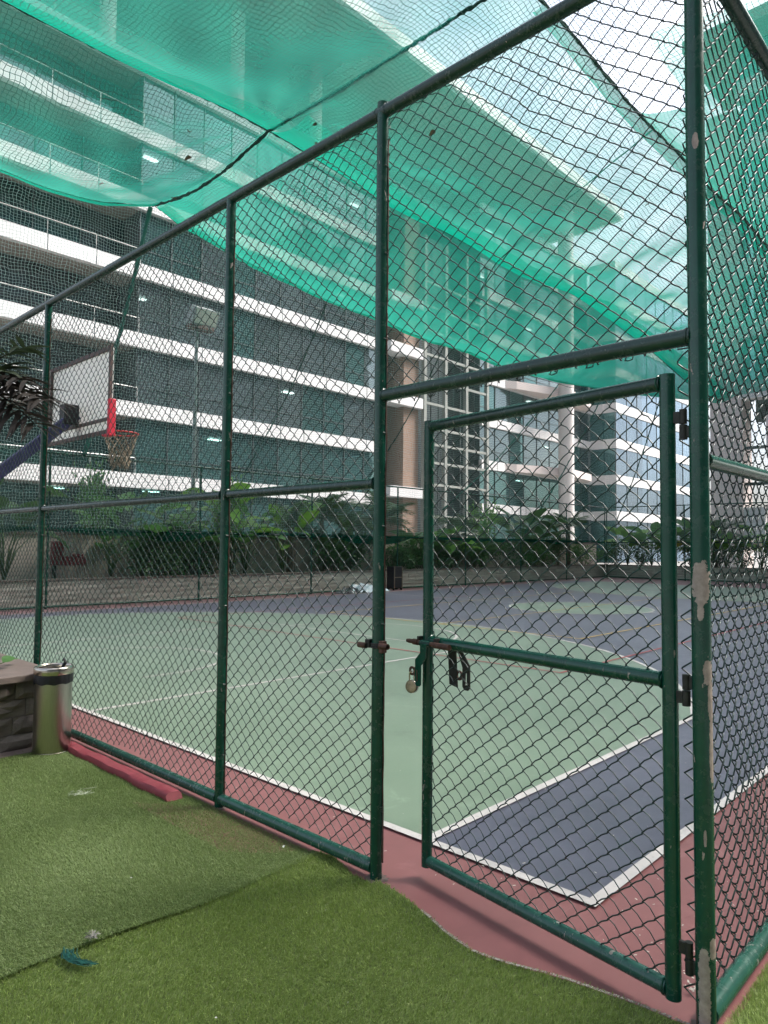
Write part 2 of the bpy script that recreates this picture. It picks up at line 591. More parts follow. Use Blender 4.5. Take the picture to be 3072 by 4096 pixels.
def grid_net(name, axes, cell, wid, col, dist=.35, nscale=.9):
    """fine knotted netting: threads on a wavy grid, open between"""
    mt, nt, pb, out = new_mat(name)
    nt.nodes.remove(pb)
    tc = N(nt, 'ShaderNodeTexCoord')
    nz = noise(nt, nscale, 3, .6, tc.outputs['Object'])
    ad = N(nt, 'ShaderNodeVectorMath', operation='MULTIPLY_ADD')
    nt.links.new(nz.outputs['Color'], ad.inputs[0])
    ad.inputs[1].default_value = (dist, dist, dist)
    nt.links.new(tc.outputs['Object'], ad.inputs[2])
    nz2 = noise(nt, 9, 2, .5, tc.outputs['Object'])
    ad2 = N(nt, 'ShaderNodeVectorMath', operation='MULTIPLY_ADD')
    nt.links.new(nz2.outputs['Color'], ad2.inputs[0])
    ad2.inputs[1].default_value = (.018, .018, .018)
    nt.links.new(ad.outputs[0], ad2.inputs[2])
    sep = N(nt, 'ShaderNodeSeparateXYZ')
    nt.links.new(ad2.outputs[0], sep.inputs[0])
    ms = []
    for ax in axes:
        fr = mth(nt, 'FRACT', mth(nt, 'DIVIDE', sep.outputs[ax], cell))
        ms.append(mth(nt, 'LESS_THAN', fr, wid))
    mask = mth(nt, 'MAXIMUM', ms[0], ms[1])
    tr = N(nt, 'ShaderNodeBsdfTransparent')
    df = N(nt, 'ShaderNodeBsdfDiffuse')
    df.inputs[0].default_value = (*col, 1)
    tl = N(nt, 'ShaderNodeBsdfTranslucent')
    tl.inputs[0].default_value = (*col, 1)
    m0 = N(nt, 'ShaderNodeMixShader')
    m0.inputs[0].default_value = .3
    nt.links.new(df.outputs[0], m0.inputs[1])
    nt.links.new(tl.outputs[0], m0.inputs[2])
    m1 = N(nt, 'ShaderNodeMixShader')
    nt.links.new(mask, m1.inputs[0])
    nt.links.new(tr.outputs[0], m1.inputs[1])
    nt.links.new(m0.outputs[0], m1.inputs[2])
    nt.links.new(m1.outputs[0], out.inputs[0])
    return mt


M['net_top'] = grid_net('ceiling_netting', (0, 1), .085, .10, (.10, .17, .15))
M['net_side'] = grid_net('side_netting', (0, 2), .075, .11, (.33, .44, .42))
M['net_end'] = grid_net('end_netting', (1, 2), .075, .11, (.33, .44, .42))


def glass_mat(name, tint, refl, tcol, film=(.20, .26, .28)):
    mt, nt, pb, out = new_mat(name)
    nt.nodes.remove(pb)
    oi = N(nt, 'ShaderNodeObjectInfo')
    tc = N(nt, 'ShaderNodeTexCoord')
    gl = N(nt, 'ShaderNodeBsdfGlossy')
    gl.inputs['Roughness'].default_value = .02
    gl.inputs[0].default_value = (*tint, 1)
    tr = N(nt, 'ShaderNodeBsdfTransparent')
    c = ramp(nt, oi.outputs['Random'], [(0, tuple(x * .5 for x in tcol)), (.6, tcol), (1, tuple(min(1, x * 1.5) for x in tcol))])
    nt.links.new(c.outputs[0], tr.inputs[0])
    bp = N(nt, 'ShaderNodeBump')
    bp.inputs['Strength'].default_value = .05
    bp.inputs['Distance'].default_value = .3
    nz = noise(nt, .6, 1, .4, tc.outputs['Object'])
    nt.links.new(nz.outputs[0], bp.inputs['Height'])
    nt.links.new(bp.outputs[0], gl.inputs['Normal'])
    lw = N(nt, 'ShaderNodeFresnel')
    lw.inputs[0].default_value = 1.5
    f = mth(nt, 'MINIMUM', mth(nt, 'ADD', mth(nt, 'MULTIPLY', lw.outputs[0], 1.0), refl), 1)
    mx = N(nt, 'ShaderNodeMixShader')
    nt.links.new(f, mx.inputs[0])
    nt.links.new(tr.outputs[0], mx.inputs[1])
    nt.links.new(gl.outputs[0], mx.inputs[2])
    # thin film of diffuse colour, standing in for hazy reflection on the pane
    df = N(nt, 'ShaderNodeBsdfDiffuse')
    dn = noise(nt, .8, 5, .65, tc.outputs['Object'])
    nt.links.new(ramp(nt, dn.outputs[0], [(.3, tuple(x * .7 for x in film)), (.7, film)]).outputs[0], df.inputs[0])
    mx2 = N(nt, 'ShaderNodeMixShader')
    nt.links.new(mth(nt, 'ADD', mth(nt, 'MULTIPLY', oi.outputs['Random'], .14), .22), mx2.inputs[0])
    nt.links.new(mx.outputs[0], mx2.inputs[1])
    nt.links.new(df.outputs[0], mx2.inputs[2])
    nt.links.new(mx2.outputs[0], out.inputs[0])
    return mt


M['glass'] = glass_mat('office_glass', (.60, .74, .80), .10, (.34, .48, .50))
M['glass_teal'] = glass_mat('teal_office_glass', (.45, .72, .74), .10, (.22, .44, .44), (.12, .26, .26))
M['glass_blue'] = glass_mat('blue_reflective_glass', (.50, .62, .76), .16, (.25, .36, .46), (.24, .31, .38))


def emit(name, col, s):
    mt, nt, pb, out = new_mat(name)
    pb.inputs['Emission Color'].default_value = (*col, 1)
    pb.inputs['Emission Strength'].default_value = s
    return mt


M['ceil_light'] = emit('office_ceiling_light', (1, .96, .85), 5)


def stone_mat():
    mt, nt, pb, out = new_mat('split_face_stone')
    tc = N(nt, 'ShaderNodeTexCoord')
    oi = N(nt, 'ShaderNodeObjectInfo')
    n = noise(nt, 5, 6, .7, tc.outputs['Object'], .5)
    f = mth(nt, 'ADD', mth(nt, 'MULTIPLY', n.outputs[0], .6), mth(nt, 'MULTIPLY', oi.outputs['Random'], .4))
    r = ramp(nt, f, [(.25, (.13, .105, .088)), (.55, (.25, .205, .175)), (.85, (.36, .31, .27))])
    nt.links.new(r.outputs[0], pb.inputs['Base Color'])
    pb.inputs['Roughness'].default_value = .85
    n2 = noise(nt, 16, 6, .7, tc.outputs['Object'], .8)
    bump(nt, pb, n2.outputs[0], .8, .02)
    return mt


M['stone'] = stone_mat()


def stone_far_mat():
    mt, nt, pb, out = new_mat('weathered_split_stone')
    tc = N(nt, 'ShaderNodeTexCoord')
    oi = N(nt, 'ShaderNodeObjectInfo')
    n = noise(nt, 3, 6, .7, tc.outputs['Object'], .5)
    f = mth(nt, 'ADD', mth(nt, 'MULTIPLY', n.outputs[0], .6), mth(nt, 'MULTIPLY', oi.outputs['Random'], .4))
    r = ramp(nt, f, [(.2, (.34, .30, .26)), (.55, (.52, .465, .41)), (.9, (.64, .58, .52))])
    nt.links.new(r.outputs[0], pb.inputs['Base Color'])
    pb.inputs['Roughness'].default_value = .85
    bump(nt, pb, noise(nt, 14, 5, .7, tc.outputs['Object']).outputs[0], .6, .02)
    return mt


M['stone_far'] = stone_far_mat()


def turf_mat(name, dark, mid, pale):
    mt, nt, pb, out = new_mat(name)
    at = N(nt, 'ShaderNodeAttribute', attribute_name='tint')
    tc = N(nt, 'ShaderNodeTexCoord')
    n = noise(nt, 1.5, 5, .6, tc.outputs['Object'])
    f = mth(nt, 'ADD', mth(nt, 'MULTIPLY', at.outputs['Fac'], .65), mth(nt, 'MULTIPLY', n.outputs[0], .38))
    r = ramp(nt, f, [(.1, dark), (.5, mid), (.95, pale)])
    nt.links.new(r.outputs[0], pb.inputs['Base Color'])
    pb.inputs['Roughness'].default_value = .5
    tr = N(nt, 'ShaderNodeBsdfTranslucent')
    nt.links.new(r.outputs[0], tr.inputs[0])
    mx = N(nt, 'ShaderNodeMixShader')
    mx.inputs[0].default_value = .3
    nt.links.new(pb.outputs[0], mx.inputs[1])
    nt.links.new(tr.outputs[0], mx.inputs[2])
    nt.links.new(mx.outputs[0], out.inputs[0])
    return mt


M['turf_near'] = turf_mat('olive_turf_fibre', (.195, .275, .06), (.315, .42, .112), (.45, .53, .21))
M['turf_far'] = turf_mat('greyish_turf_fibre', (.165, .235, .08), (.275, .365, .135), (.40, .475, .24))
M['turf_base'] = plain('turf_backing', (.11, .15, .04), .9, 0, .3, 20)

# ------------------------------------------------------------------ structure: ground and court
MB().add([(-400, -400, -.03), (600, -400, -.03), (600, 600, -.03), (-400, 600, -.03)], [(0, 1, 2, 3)]).build('ground', M['ground'])['kind'] = 'structure'

BX, SY = 2.94, 1.50           # baseline and near sideline of the basketball court
LX, WY = 28.0, 14.92
CY = SY + WY / 2
court = MB().bounds(2.12, 35.9, .70, 17.5, -.12, 0).build('court_floor', M['court_red'])
court['kind'] = 'structure'


def sheet(name, poly, z, mat):
    o = MB().add([(x, y, z) for x, y in poly], [tuple(range(len(poly)))]).build(name, mat, court)
    return o


sheet('purple_playing_area', [(BX, SY), (BX + LX, SY), (BX + LX, SY + WY), (BX, SY + WY)], .004, M['court_purple'])
O3, R3 = .947, 6.9
HOOPX = BX + 1.575


def three_pt(mir=False, r=R3, off=O3):
    half = WY / 2 - off
    xo = math.sqrt(r * r - half * half)
    a0 = math.atan2(half, xo)
    pts = [(BX, CY - half)]
    for i in range(41):
        a = -a0 + 2 * a0 * i / 40
        pts.append((HOOPX + r * math.cos(a), CY + r * math.sin(a)))
    pts.append((BX, CY + half))
    if mir:
        pts = [(2 * BX + LX - x, y) for x, y in pts][::-1]
    return pts


sheet('green_shooting_zone', three_pt(), .008, M['court_green'])
sheet('green_shooting_zone', three_pt(True), .008, M['court_green'])
CX = BX + LX / 2
circ = lambda x, y, r, a0=0, a1=360, n=48: [(x + r * math.cos(R(a0 + (a1 - a0) * i / n)), y + r * math.sin(R(a0 + (a1 - a0) * i / n))) for i in range(n + 1)]
sheet('green_centre_circle', circ(CX, CY, 1.8)[:-1], .008, M['court_green'])


def strip(name, pts, w, z, mat, closed=False):
    mb = MB()
    P = [Vector((x, y)) for x, y in pts]
    n = len(P)
    L, Rr = [], []
    for i in range(n):
        if closed:
            a, b = P[(i + 1) % n] - P[i], P[i] - P[i - 1]
        else:
            a = (P[i + 1] - P[i]) if i < n - 1 else (P[i] - P[i - 1])
            b = (P[i] - P[i - 1]) if i > 0 else a
        a, b = a.normalized(), b.normalized()
        t = (a + b).normalized()
        nn = Vector((-t.y, t.x))
        k = 1 / max(.3, nn.dot(Vector((-a.y, a.x))))
        L.append(P[i] + nn * w / 2 * k)
        Rr.append(P[i] - nn * w / 2 * k)
    vsx = [(p.x, p.y, z) for p in L] + [(p.x, p.y, z) for p in Rr]
    fs = [(i, n + i, n + (i + 1) % n, (i + 1) % n) for i in range(n if closed else n - 1)]
    mb.add(vsx, [f[::-1] for f in fs])
    # normals up
    return mb.build(name, mat, court)


LW = .055
rect = lambda x0, x1, y0, y1: [(x0, y0), (x1, y0), (x1, y1), (x0, y1)]
strip('boundary_line', rect(BX, BX + LX, SY, SY + WY), LW, .012, M['line_white'], True)
strip('half_way_line', [(CX, SY + .03), (CX, SY + WY - .03)], LW, .0125, M['line_white'])
strip('centre_circle_line', circ(CX, CY, 1.8)[:-1], LW, .013, M['line_white'], True)
for mir in (False, True):
    fx = (lambda x: 2 * BX + LX - x) if mir else (lambda x: x)
    fl = lambda pts: [(fx(x), y) for x, y in pts]
    strip('three_point_line', three_pt(mir)[:], LW, .0125, M['line_white'])
    strip('free_throw_lane_line', fl([(BX + .03, CY - 2.45), (BX + 5.8, CY - 2.45), (BX + 5.8, CY + 2.45), (BX + .03, CY + 2.45)]), LW, .0130, M['line_white'])
    strip('free_throw_arc', fl(circ(BX + 5.8, CY, 1.8, -90, 90, 28)), LW, .0135, M['line_white'])
    strip('no_charge_arc', fl([(HOOPX - .4, CY - 1.25)] + circ(HOOPX, CY, 1.25, -90, 90, 28) + [(HOOPX - .4, CY + 1.25)]), LW * .8, .0135, M['line_white'])
strip('badminton_line', rect(11.14, 22.74, 5.88, 12.25), .045, .0145, M['line_yellow'], True)
strip('badminton_line', [(11.14, CY), (22.74, CY)], .04, .015, M['line_yellow'])
strip('volleyball_line', rect(7.94, 25.94, CY - 4.5, CY + 4.5), .035, .0155, M['line_red'], True)

# litter scattered on court: tiny pale flecks
mb = MB()
for i in range(200):
    d = random.random() ** 2 * 9
    x, y = 2.6 + d * random.random(), .95 + d * random.random() * 1.1
    s = random.uniform(.0014, .0034)
    a = random.random() * 6.28
    c, s_ = math.cos(a) * s, math.sin(a) * s
    l = random.uniform(1, 2.4)
    z = .018
    mb.add([(x - c * l - s_, y - s_ * l + c, z), (x - c * l + s_, y - s_ * l - c, z), (x + c * l + s_, y + s_ * l - c, z + .002), (x + c * l - s_, y + s_ * l + c, z + .002)], [(0, 1, 2, 3)])
tag(mb.build('floor_litter', plain('pale_flecks', (.6, .55, .48), .8, 0, .3, 50)), 'tiny pale flecks of litter scattered on the court near the gate', 'litter', kind='stuff')

# ------------------------------------------------------------------ turf
EDGE = [(2.44, 2.80), (2.47, 2.66), (2.40, 2.45), (2.405, 2.27), (2.36, 2.08), (2.315, 1.93), (2.275, 1.79), (2.258, 1.64), (2.285, 1.49), (2.315, 1.35), (2.33, 1.16), (2.36, 1.0), (2.40, .80), (2.43, .5)]


def edge_x(y):
    ys = np.array([e[1] for e in EDGE[::-1]])
    xs = np.array([e[0] for e in EDGE[::-1]])
    return np.interp(y, ys, xs)


SEAM = 2.735


def seam_y(x):
    return SEAM + .022 * np.sin(x * 2.1 + .5) + .012 * np.sin(x * 6.3)


def z_far(x, y):
    d = np.clip(y - seam_y(x), 0, 9)
    lift = .002 + .011 * np.clip(.35 + np.sin(x * 3.1 - 1.6) * .6 + .25 * np.sin(x * 9), 0, 1.2)
    return .010 + lift * np.exp(-d / .07) + .006 * np.sin(x * 2.3 + y * 1.7)


def z_near(x, y):
    d = np.clip(edge_x(y) - x, 0, 9)
    return .010 + (.026 + .012 * np.sin(y * 7)) * np.exp(-d / .05) * ((y < 2.3) & (y > .7)) + .004 * np.sin(x * 3 + y * 2)


def turf_sheet(name, zf, xs, ys, mask, root):
    """backing sheet following the lifted edges"""
    X, Y = np.meshgrid(xs, ys, indexing='ij')
    return X, Y


def turf_backing(parent, zf, grid):
    X, Y = grid
    Z = zf(X, Y) - .006
    nx, ny = X.shape
    V = np.stack([X, Y, Z], -1).reshape(-1, 3)
    ids = np.arange(nx * ny).reshape(nx, ny)
    F = np.stack([ids[:-1, :-1], ids[1:, :-1], ids[1:, 1:], ids[:-1, 1:]], -1).reshape(-1, 4)
    me = mesh_np('turf_backing', V, F, smooth=True)
    o = link('turf_backing', me, M['turf_base'], parent)
    return o


def blades(P, zf, lean, length, width, spread):
    n = len(P)
    z0 = zf(P[:, 0], P[:, 1]) - .006
    base = np.stack([P[:, 0], P[:, 1], z0], -1)
    az = lean[0] + .45 * np.sin(P[:, 0] * 3.1 + P[:, 1] * 1.7) + .4 * np.sin(P[:, 1] * 4.3 - P[:, 0] * 2.2) + rng.normal(0, spread, n)
    tilt = np.clip(rng.normal(lean[1], .28, n) + .12 * np.sin(P[:, 0] * 5.3 + 2 * np.sin(P[:, 1] * 2.7)), .05, 1.4)
    L = length * rng.uniform(.65, 1.2, n)
    d1 = np.stack([np.cos(az) * np.sin(tilt * .6), np.sin(az) * np.sin(tilt * .6), np.cos(tilt * .6)], -1)
    t2 = np.clip(tilt * 1.5, 0, 1.6)
    d2 = np.stack([np.cos(az) * np.sin(t2), np.sin(az) * np.sin(t2), np.cos(t2)], -1)
    wa = rng.uniform(0, 6.283, n)
    sd_ = np.stack([np.cos(wa), np.sin(wa), np.zeros(n)], -1) * (width * rng.uniform(.7, 1.2, n))[:, None] / 2
    mid = base + d1 * (L * .5)[:, None]
    tip = mid + d2 * (L * .5)[:, None]
    V = np.stack([base - sd_, base + sd_, mid + sd_ * .9, mid - sd_ * .9, tip], 1).reshape(-1, 3)
    i0 = np.arange(n)[:, None] * 5
    T = np.concatenate([i0 + np.array([[0, 1, 2]]), i0 + np.array([[0, 2, 3]]), i0 + np.array([[3, 2, 4]])], 0)
    tint = np.repeat(np.clip(rng.normal(.45, .22, n), 0, 1), 5)
    return V, T, tint


def scatter(n, x0, x1, y0, y1, keep):
    P = np.stack([rng.uniform(x0, x1, n), rng.uniform(y0, y1, n)], -1)
    return P[keep(P)]


turf_n = empty('turf_near_piece', (0, 0, 0), 'olive green artificial turf piece in the foreground, lifting at the gate threshold', 'turf', kind='stuff')
turf_f = empty('turf_far_piece', (0, 0, 0), 'greyer artificial turf piece behind the seam, running up to the steel bin', 'turf', kind='stuff')
ys = np.linspace(-1.5, SEAM + .05, 150)
u = np.concatenate([np.linspace(0, .9, 30), np.linspace(.905, 1, 20)])
Xg = -2.5 + u[:, None] * (edge_x(ys)[None, :] + 2.5)
Yg = np.repeat(ys[None, :], len(u), 0)
turf_backing(turf_n, z_near, (Xg, Yg))
xs = np.linspace(-2.5, 2.42, 200)
v_ = np.concatenate([np.linspace(0, .1, 24), np.linspace(.12, 1, 30)])
Yf = seam_y(xs)[:, None] + v_[None, :] * (5.62 - seam_y(xs))[:, None]
Xf = np.repeat(xs[:, None], len(v_), 1)
turf_backing(turf_f, z_far, (Xf, Yf))
inview = lambda P: (P[:, 0] > P[:, 1] * .30 - .35)
kn = lambda P: (P[:, 0] < edge_x(P[:, 1]) + rng.normal(0, .004, len(P))) & (P[:, 1] < seam_y(P[:, 0]) + .02)
Pn = np.concatenate([scatter(230000, .3, 2.48, .5, 2.8, lambda P: kn(P) & inview(P) & (P[:, 0] + P[:, 1] > 2.15)),
                     scatter(20000, -1.5, 2.48, -.5, 2.8, kn)])
V, T, ti = blades(Pn, z_near, (R(250), .65), .021, .0022, 1.0)
link('turf_fibre', mesh_np('turf_fibre_near', V, T, ti), M['turf_near'], turf_n)
kf = lambda P: (P[:, 1] > seam_y(P[:, 0]) - .010 + rng.normal(0, .003, len(P))) & (P[:, 0] < np.where(P[:, 1] < 3.9, 2.425, 2.30))
Pf = np.concatenate([scatter(170000, .6, 2.43, 2.68, 4.2, lambda P: kf(P) & inview(P)),
                     scatter(75000, .9, 2.43, 4.2, 5.5, lambda P: kf(P) & inview(P)),
                     scatter(12000, -1.5, 2.43, 2.68, 5.6, kf)])
V, T, ti = blades(Pf, z_far, (R(200), .8), .020, .0022, .8)
link('turf_fibre', mesh_np('turf_fibre_far', V, T, ti), M['turf_far'], turf_f)
# frayed backing threads along the lifted threshold edge
mb = MB()
for i in range(420):
    y = random.uniform(.85, 1.95)
    x = float(edge_x(y))
    z = float(z_near(np.array(x), np.array(y)))
    mb.tube([(x - .012, y, z + .004), (x + .004, y + random.uniform(-.008, .008), z + .002), (x + random.uniform(.004, .014), y + random.uniform(-.012, .012), max(.003, z - random.uniform(.01, .026)))], .0008, 3, caps=False)
mb.build('frayed_edge', M['grey_fibre'], turf_n)
# turf beyond the side fence
turf_s = empty('turf_side_piece', (0, 0, 0), 'corner of artificial turf outside the side fence at lower right', 'turf', kind='stuff')
xs = np.linspace(2.44, 6, 40)
ysr = np.linspace(-1.5, .80, 30)
turf_backing(turf_s, lambda x, y: .010 + 0 * x, tuple(np.meshgrid(xs, ysr, indexing='ij')))
Ps = scatter(60000, 2.43, 4.2, .1, .81, lambda P: P[:, 0] > 0)
V, T, ti = blades(Ps, lambda x, y: .012 + 0 * x, (R(80), .7), .026, .0022, .9)
link('turf_fibre', mesh_np('turf_fibre_side', V, T, ti), M['turf_near'], turf_s)

# ------------------------------------------------------------------ chain link
def chain(name, O, u, n, w, z0, z1, mat, parent, pv=.077, hw=.0428, r=.0026, a=.0058, sides=4, bow=.0035, warp=.017, seed=0, skew=0):
    rg = np.random.default_rng(seed)
    O, u, n = np.array(O, float), np.array(u, float), np.array(n, float)
    nk = int(math.ceil(w / hw))
    nj = int(math.ceil((z1 - z0) / (pv / 2)))
    s = np.array([0, .09, .5, .91])
    j = np.arange(nj)
    S = (j[:, None] + s[None, :]).ravel()
    S = np.append(S, nj)
    ji = np.minimum(np.floor(S + 1e-9).astype(int), nj)
    fr = S - ji
    K = np.arange(nk)[:, None]
    sideA = (ji[None, :] + K) % 2
    sideB = (ji[None, :] + 1 + K) % 2
    e = r * .9
    lat = lambda q: np.where(q == 0, K * hw - e, (K + 1) * hw + e)
    U = lat(sideA) * (1 - fr) + lat(sideB) * fr
    frs = np.where(fr < 1e-9, 0, 1.0) * np.ones_like(U)
    D = np.where(sideA == 0, 1, -1) * a * frs
    Z = z0 + S[None, :] * pv / 2 + bow * np.sin(np.pi * fr)[None, :] * np.where(sideA == 0, 1, .6) * (1 + .5 * np.sin(K * 1.7))
    Z = Z + np.zeros_like(U)
    ph = rg.uniform(0, 6.28, 8)
    du = warp * (np.sin(Z * 1.9 + U * 1.3 + ph[0]) * .6 + np.sin(Z * 5.1 - U * 3.7 + ph[1]) * .4)
    dz = warp * (np.sin(U * 2.3 + Z * .9 + ph[2]) * .7 + np.sin(U * 6.1 + Z * 4.0 + ph[3]) * .35)
    dn = .010 * np.sin(U * 2.7 + Z * 1.6 + ph[4]) + .006 * np.sin(U * 7 + Z * 5 + ph[5])
    # the odd pulled knot
    for q in range(max(2, int(w * (z1 - z0) * 3.5))):
        cu, cz = rg.uniform(0, w), rg.uniform(z0, z1)
        g = np.exp(-(((U - cu) / .07) ** 2 + ((Z - cz) / .07) ** 2))
        du += g * rg.uniform(-.014, .014)
        dz += g * rg.uniform(-.016, .016)
    U = np.clip(U + du, .0, w)
    Z = np.clip(Z + dz, z0 - .02, z1)
    D = D + dn
    P = O + U[..., None] * u + D[..., None] * n + Z[..., None] * np.array([0, 0, 1.])
    T = np.zeros_like(P)
    T[:, 1:-1] = P[:, 2:] - P[:, :-2]
    T[:, 0] = P[:, 1] - P[:, 0]
    T[:, -1] = P[:, -1] - P[:, -2]
    T /= np.linalg.norm(T, axis=-1, keepdims=True) + 1e-9
    A = np.cross(T, n)
    A /= np.linalg.norm(A, axis=-1, keepdims=True) + 1e-9
    B = np.cross(A, T)
    ang = 2 * np.pi * np.arange(sides) / sides
    V = P[:, :, None, :] + r * (np.cos(ang)[None, None, :, None] * A[:, :, None, :] + np.sin(ang)[None, None, :, None] * B[:, :, None, :])
    nw, npnt = P.shape[:2]
    ids = np.arange(nw * npnt * sides).reshape(nw, npnt, sides)
    nx = np.roll(ids, -1, 2)
    F = np.stack([ids[:, :-1], nx[:, :-1], nx[:, 1:], ids[:, 1:]], -1).reshape(-1, 4)
    org = ORG.get(parent.name, Vector((0, 0, 0)))
    V = V.reshape(-1, 3) - np.array(org)
    o = link(name, mesh_np(name, V, F, smooth=True), mat, parent)
    o['kind'] = 'stuff'
    return o


FX = 2.45
YC, Y3, Y2, Y1, Y0 = .855, 2.345, 3.64, 6.46, 9.3
TOP, MID, HEAD, BOT = 3.70, 1.862, 2.285, .052
fence = empty('chain_link_fence', (FX, YC, 0), 'near green chain-link fence of pipe posts and rails with a corner post', 'fence')
fence_mesh = empty  # placeholder name kept short


def pipe(name, a, b, r, mat, parent, n=20, wob=0):
    a, b = Vector(a), Vector(b)
    k = 10
    pts = [a.lerp(b, i / k) for i in range(k + 1)]
    if wob:
        for i in range(1, k):
            pts[i] += Vector((random.uniform(-1, 1), random.uniform(-1, 1), random.uniform(-1, 1))) * wob
    return MB().tube(pts, r, n).build(name, mat, parent, smooth=True)


corner = pipe('post', (FX, YC, -.02), (FX, YC, TOP + .02), .031, M['paint_corner'], fence, 28)
corner['label'] = 'corner post with large chipped paint patches'
for y in (Y3, Y2, Y1, Y0):
    pipe('post', (FX, y, -.02), (FX, y, TOP + (.045 if y == Y3 else .005)), .029, M['paint'], fence, 24)
for (a, b) in ((Y0, Y1), (Y1, Y2), (Y2, Y3), (Y3, YC)):
    pipe('top_rail', (FX, a, TOP), (FX, b, TOP), .030, M['paint_dark'], fence, 20)
for (a, b) in ((Y0, Y1), (Y1, Y2), (Y2, Y3)):
    pipe('middle_rail', (FX, a - .02, MID), (FX, b + .02, MID), .026, M['paint_dark'], fence, 20)
    pipe('bottom_rail', (FX, a - .02, BOT), (FX, b + .02, BOT), .031, M['paint_worn'], fence, 20)
pipe('gate_header', (FX, Y3 - .02, HEAD), (FX, YC + .02, HEAD), .030, M['paint_dark'], fence, 20)
XE = 6.2
pipe('top_rail', (FX, YC, TOP), (XE, YC, TOP), .030, M['paint_dark'], fence)
pipe('middle_rail', (FX + .02, YC, MID), (XE, YC, MID), .026, M['paint_worn'], fence)
pipe('bottom_rail', (FX + .02, YC, .045), (XE, YC, .045), .033, M['paint_worn'], fence)
for x in (4.9, XE):
    pipe('post', (x, YC, -.02), (x, YC, TOP), .029, M['paint'], fence)
for (x_, y_) in ((FX, YC), (FX, Y3), (FX, Y2)):
    mbf = MB()
    k_ = 26
    vsx = [(x_, y_, .012)]
    for i in range(k_):
        a = 2 * math.pi * i / k_
        rr = .052 + random.uniform(-.008, .014)
        vsx.append((x_ + rr * math.cos(a), y_ + rr * math.sin(a), .0015))
    mbf.add(vsx, [(0, 1 + i, 1 + (i + 1) % k_) for i in range(k_)])
    mbf.build('mortar_footing', M['footing'], fence, smooth=True)
# weld collars
for (p, ax) in [((FX, Y3 - .03, HEAD), 'y'), ((FX, YC + .032, HEAD), 'y'), ((FX, Y3 - .03, TOP), 'y'), ((FX, Y3 + .03, TOP), 'y'), ((FX, Y3 + .03, MID), 'y'), ((FX, Y2 - .03, MID), 'y'), ((FX, Y2 + .03, MID), 'y'), ((FX, Y1 - .03, MID), 'y'), ((FX + .032, YC, MID), 'x'), ((FX, Y2 - .03, BOT), 'y')]:
    pts = []
    for i in range(18):
        a = 2 * math.pi * i / 18
        rr = .0285 + random.uniform(-.001, .0022)
        d = random.uniform(-.002, .002)
        pts.append((p[0] + (rr * math.cos(a) if ax == 'y' else d), p[1] + (d if ax == 'y' else rr * math.cos(a)), p[2] + rr * math.sin(a)))
    MB().tube(pts, .0045, 6, closed=True).build('weld_bead', M['paint_dark'], fence, smooth=True)
MX = FX + .028
U_, N_ = (0, 1, 0), (1, 0, 0)
chain('chain_link_mesh', (MX, Y1, 0), U_, N_, Y0 - Y1, .06, TOP - .02, M['wire'], fence, sides=3, seed=1)
chain('chain_link_mesh', (MX, Y2, 0), U_, N_, Y1 - Y2, .075, TOP - .02, M['wire'], fence, seed=2, warp=.02)
chain('chain_link_mesh', (MX, Y3, 0), U_, N_, Y2 - Y3, .075, TOP - .02, M['wire'], fence, seed=3)
chain('chain_link_mesh', (MX, YC + .02, 0), U_, N_, Y3 - YC - .03, HEAD - .03, TOP - .02, M['wire'], fence, seed=4, pv=.081, hw=.0455)
chain('chain_link_mesh', (FX + .02, YC + .026, 0), (1, 0, 0), (0, -1, 0), XE - FX - .02, .06, TOP - .02, M['wire'], fence, seed=5, pv=.086, hw=.047, a=.0085, r=.0029)
chain('chain_link_mesh', (MX - .004, YC + .020, 0), U_, N_, .056, .05, HEAD - .03, M['wire'], fence, seed=6, pv=.088, hw=.056, a=.003, r=.0028, warp=.004, bow=.0)
# dark selvage line wire beside the posts and wire ties
for y in (Y3 - .030, Y2 - .030, Y1 - .030):
    pts = [(FX + .012 + random.uniform(-.003, .003), y + random.uniform(-.003, .003), .08 + i * .12) for i in range(30)]
    MB().tube(pts, .0035, 5).build('selvage_wire', M['rust'], fence, smooth=True)
tie_pos = [(FX, YC + .25 + i * .155, HEAD - .035) for i in range(7)] + [(FX, Y3 + .18, TOP - .034), (FX, Y2 + .3, TOP - .034), (FX, Y3 - .25, TOP - .034)]
for (x, y, z) in tie_pos:
    s = random.uniform(.8, 1.2)
    pts = [(x + .03, y - .012 * s, z + .02), (x + .012, y - .016 * s, z - .004), (x - .004, y - .005 * s, z - .012 * s), (x + .004, y + .008 * s, z - .006), (x + .02, y + .018 * s, z - .004), (x + .03, y + .012, z + .02)]
    MB().tube(pts, .0022, 5).build('tie_wire', M['wire'], fence, smooth=True)
for yp in (Y3, Y2, Y1):
    for i in range(8):
        z = .32 + i * .44 + random.uniform(-.05, .05)
        if abs(z - MID) < .08 or abs(z - 1.09) < .1: continue
        pts = [(FX + .0335 * math.cos(a) + (.004 if abs(math.sin(a)) < .3 else 0), yp + .0325 * math.sin(a), z + .003 * math.sin(2 * a)) for a in [R(-110 + k * 20) for k in range(12)]]
        pts.append((FX + .03, yp + .045, z + random.uniform(-.02, .02)))
        MB().tube(pts, .0022, 5).build('tie_wire', M['wire'], fence, smooth=True)
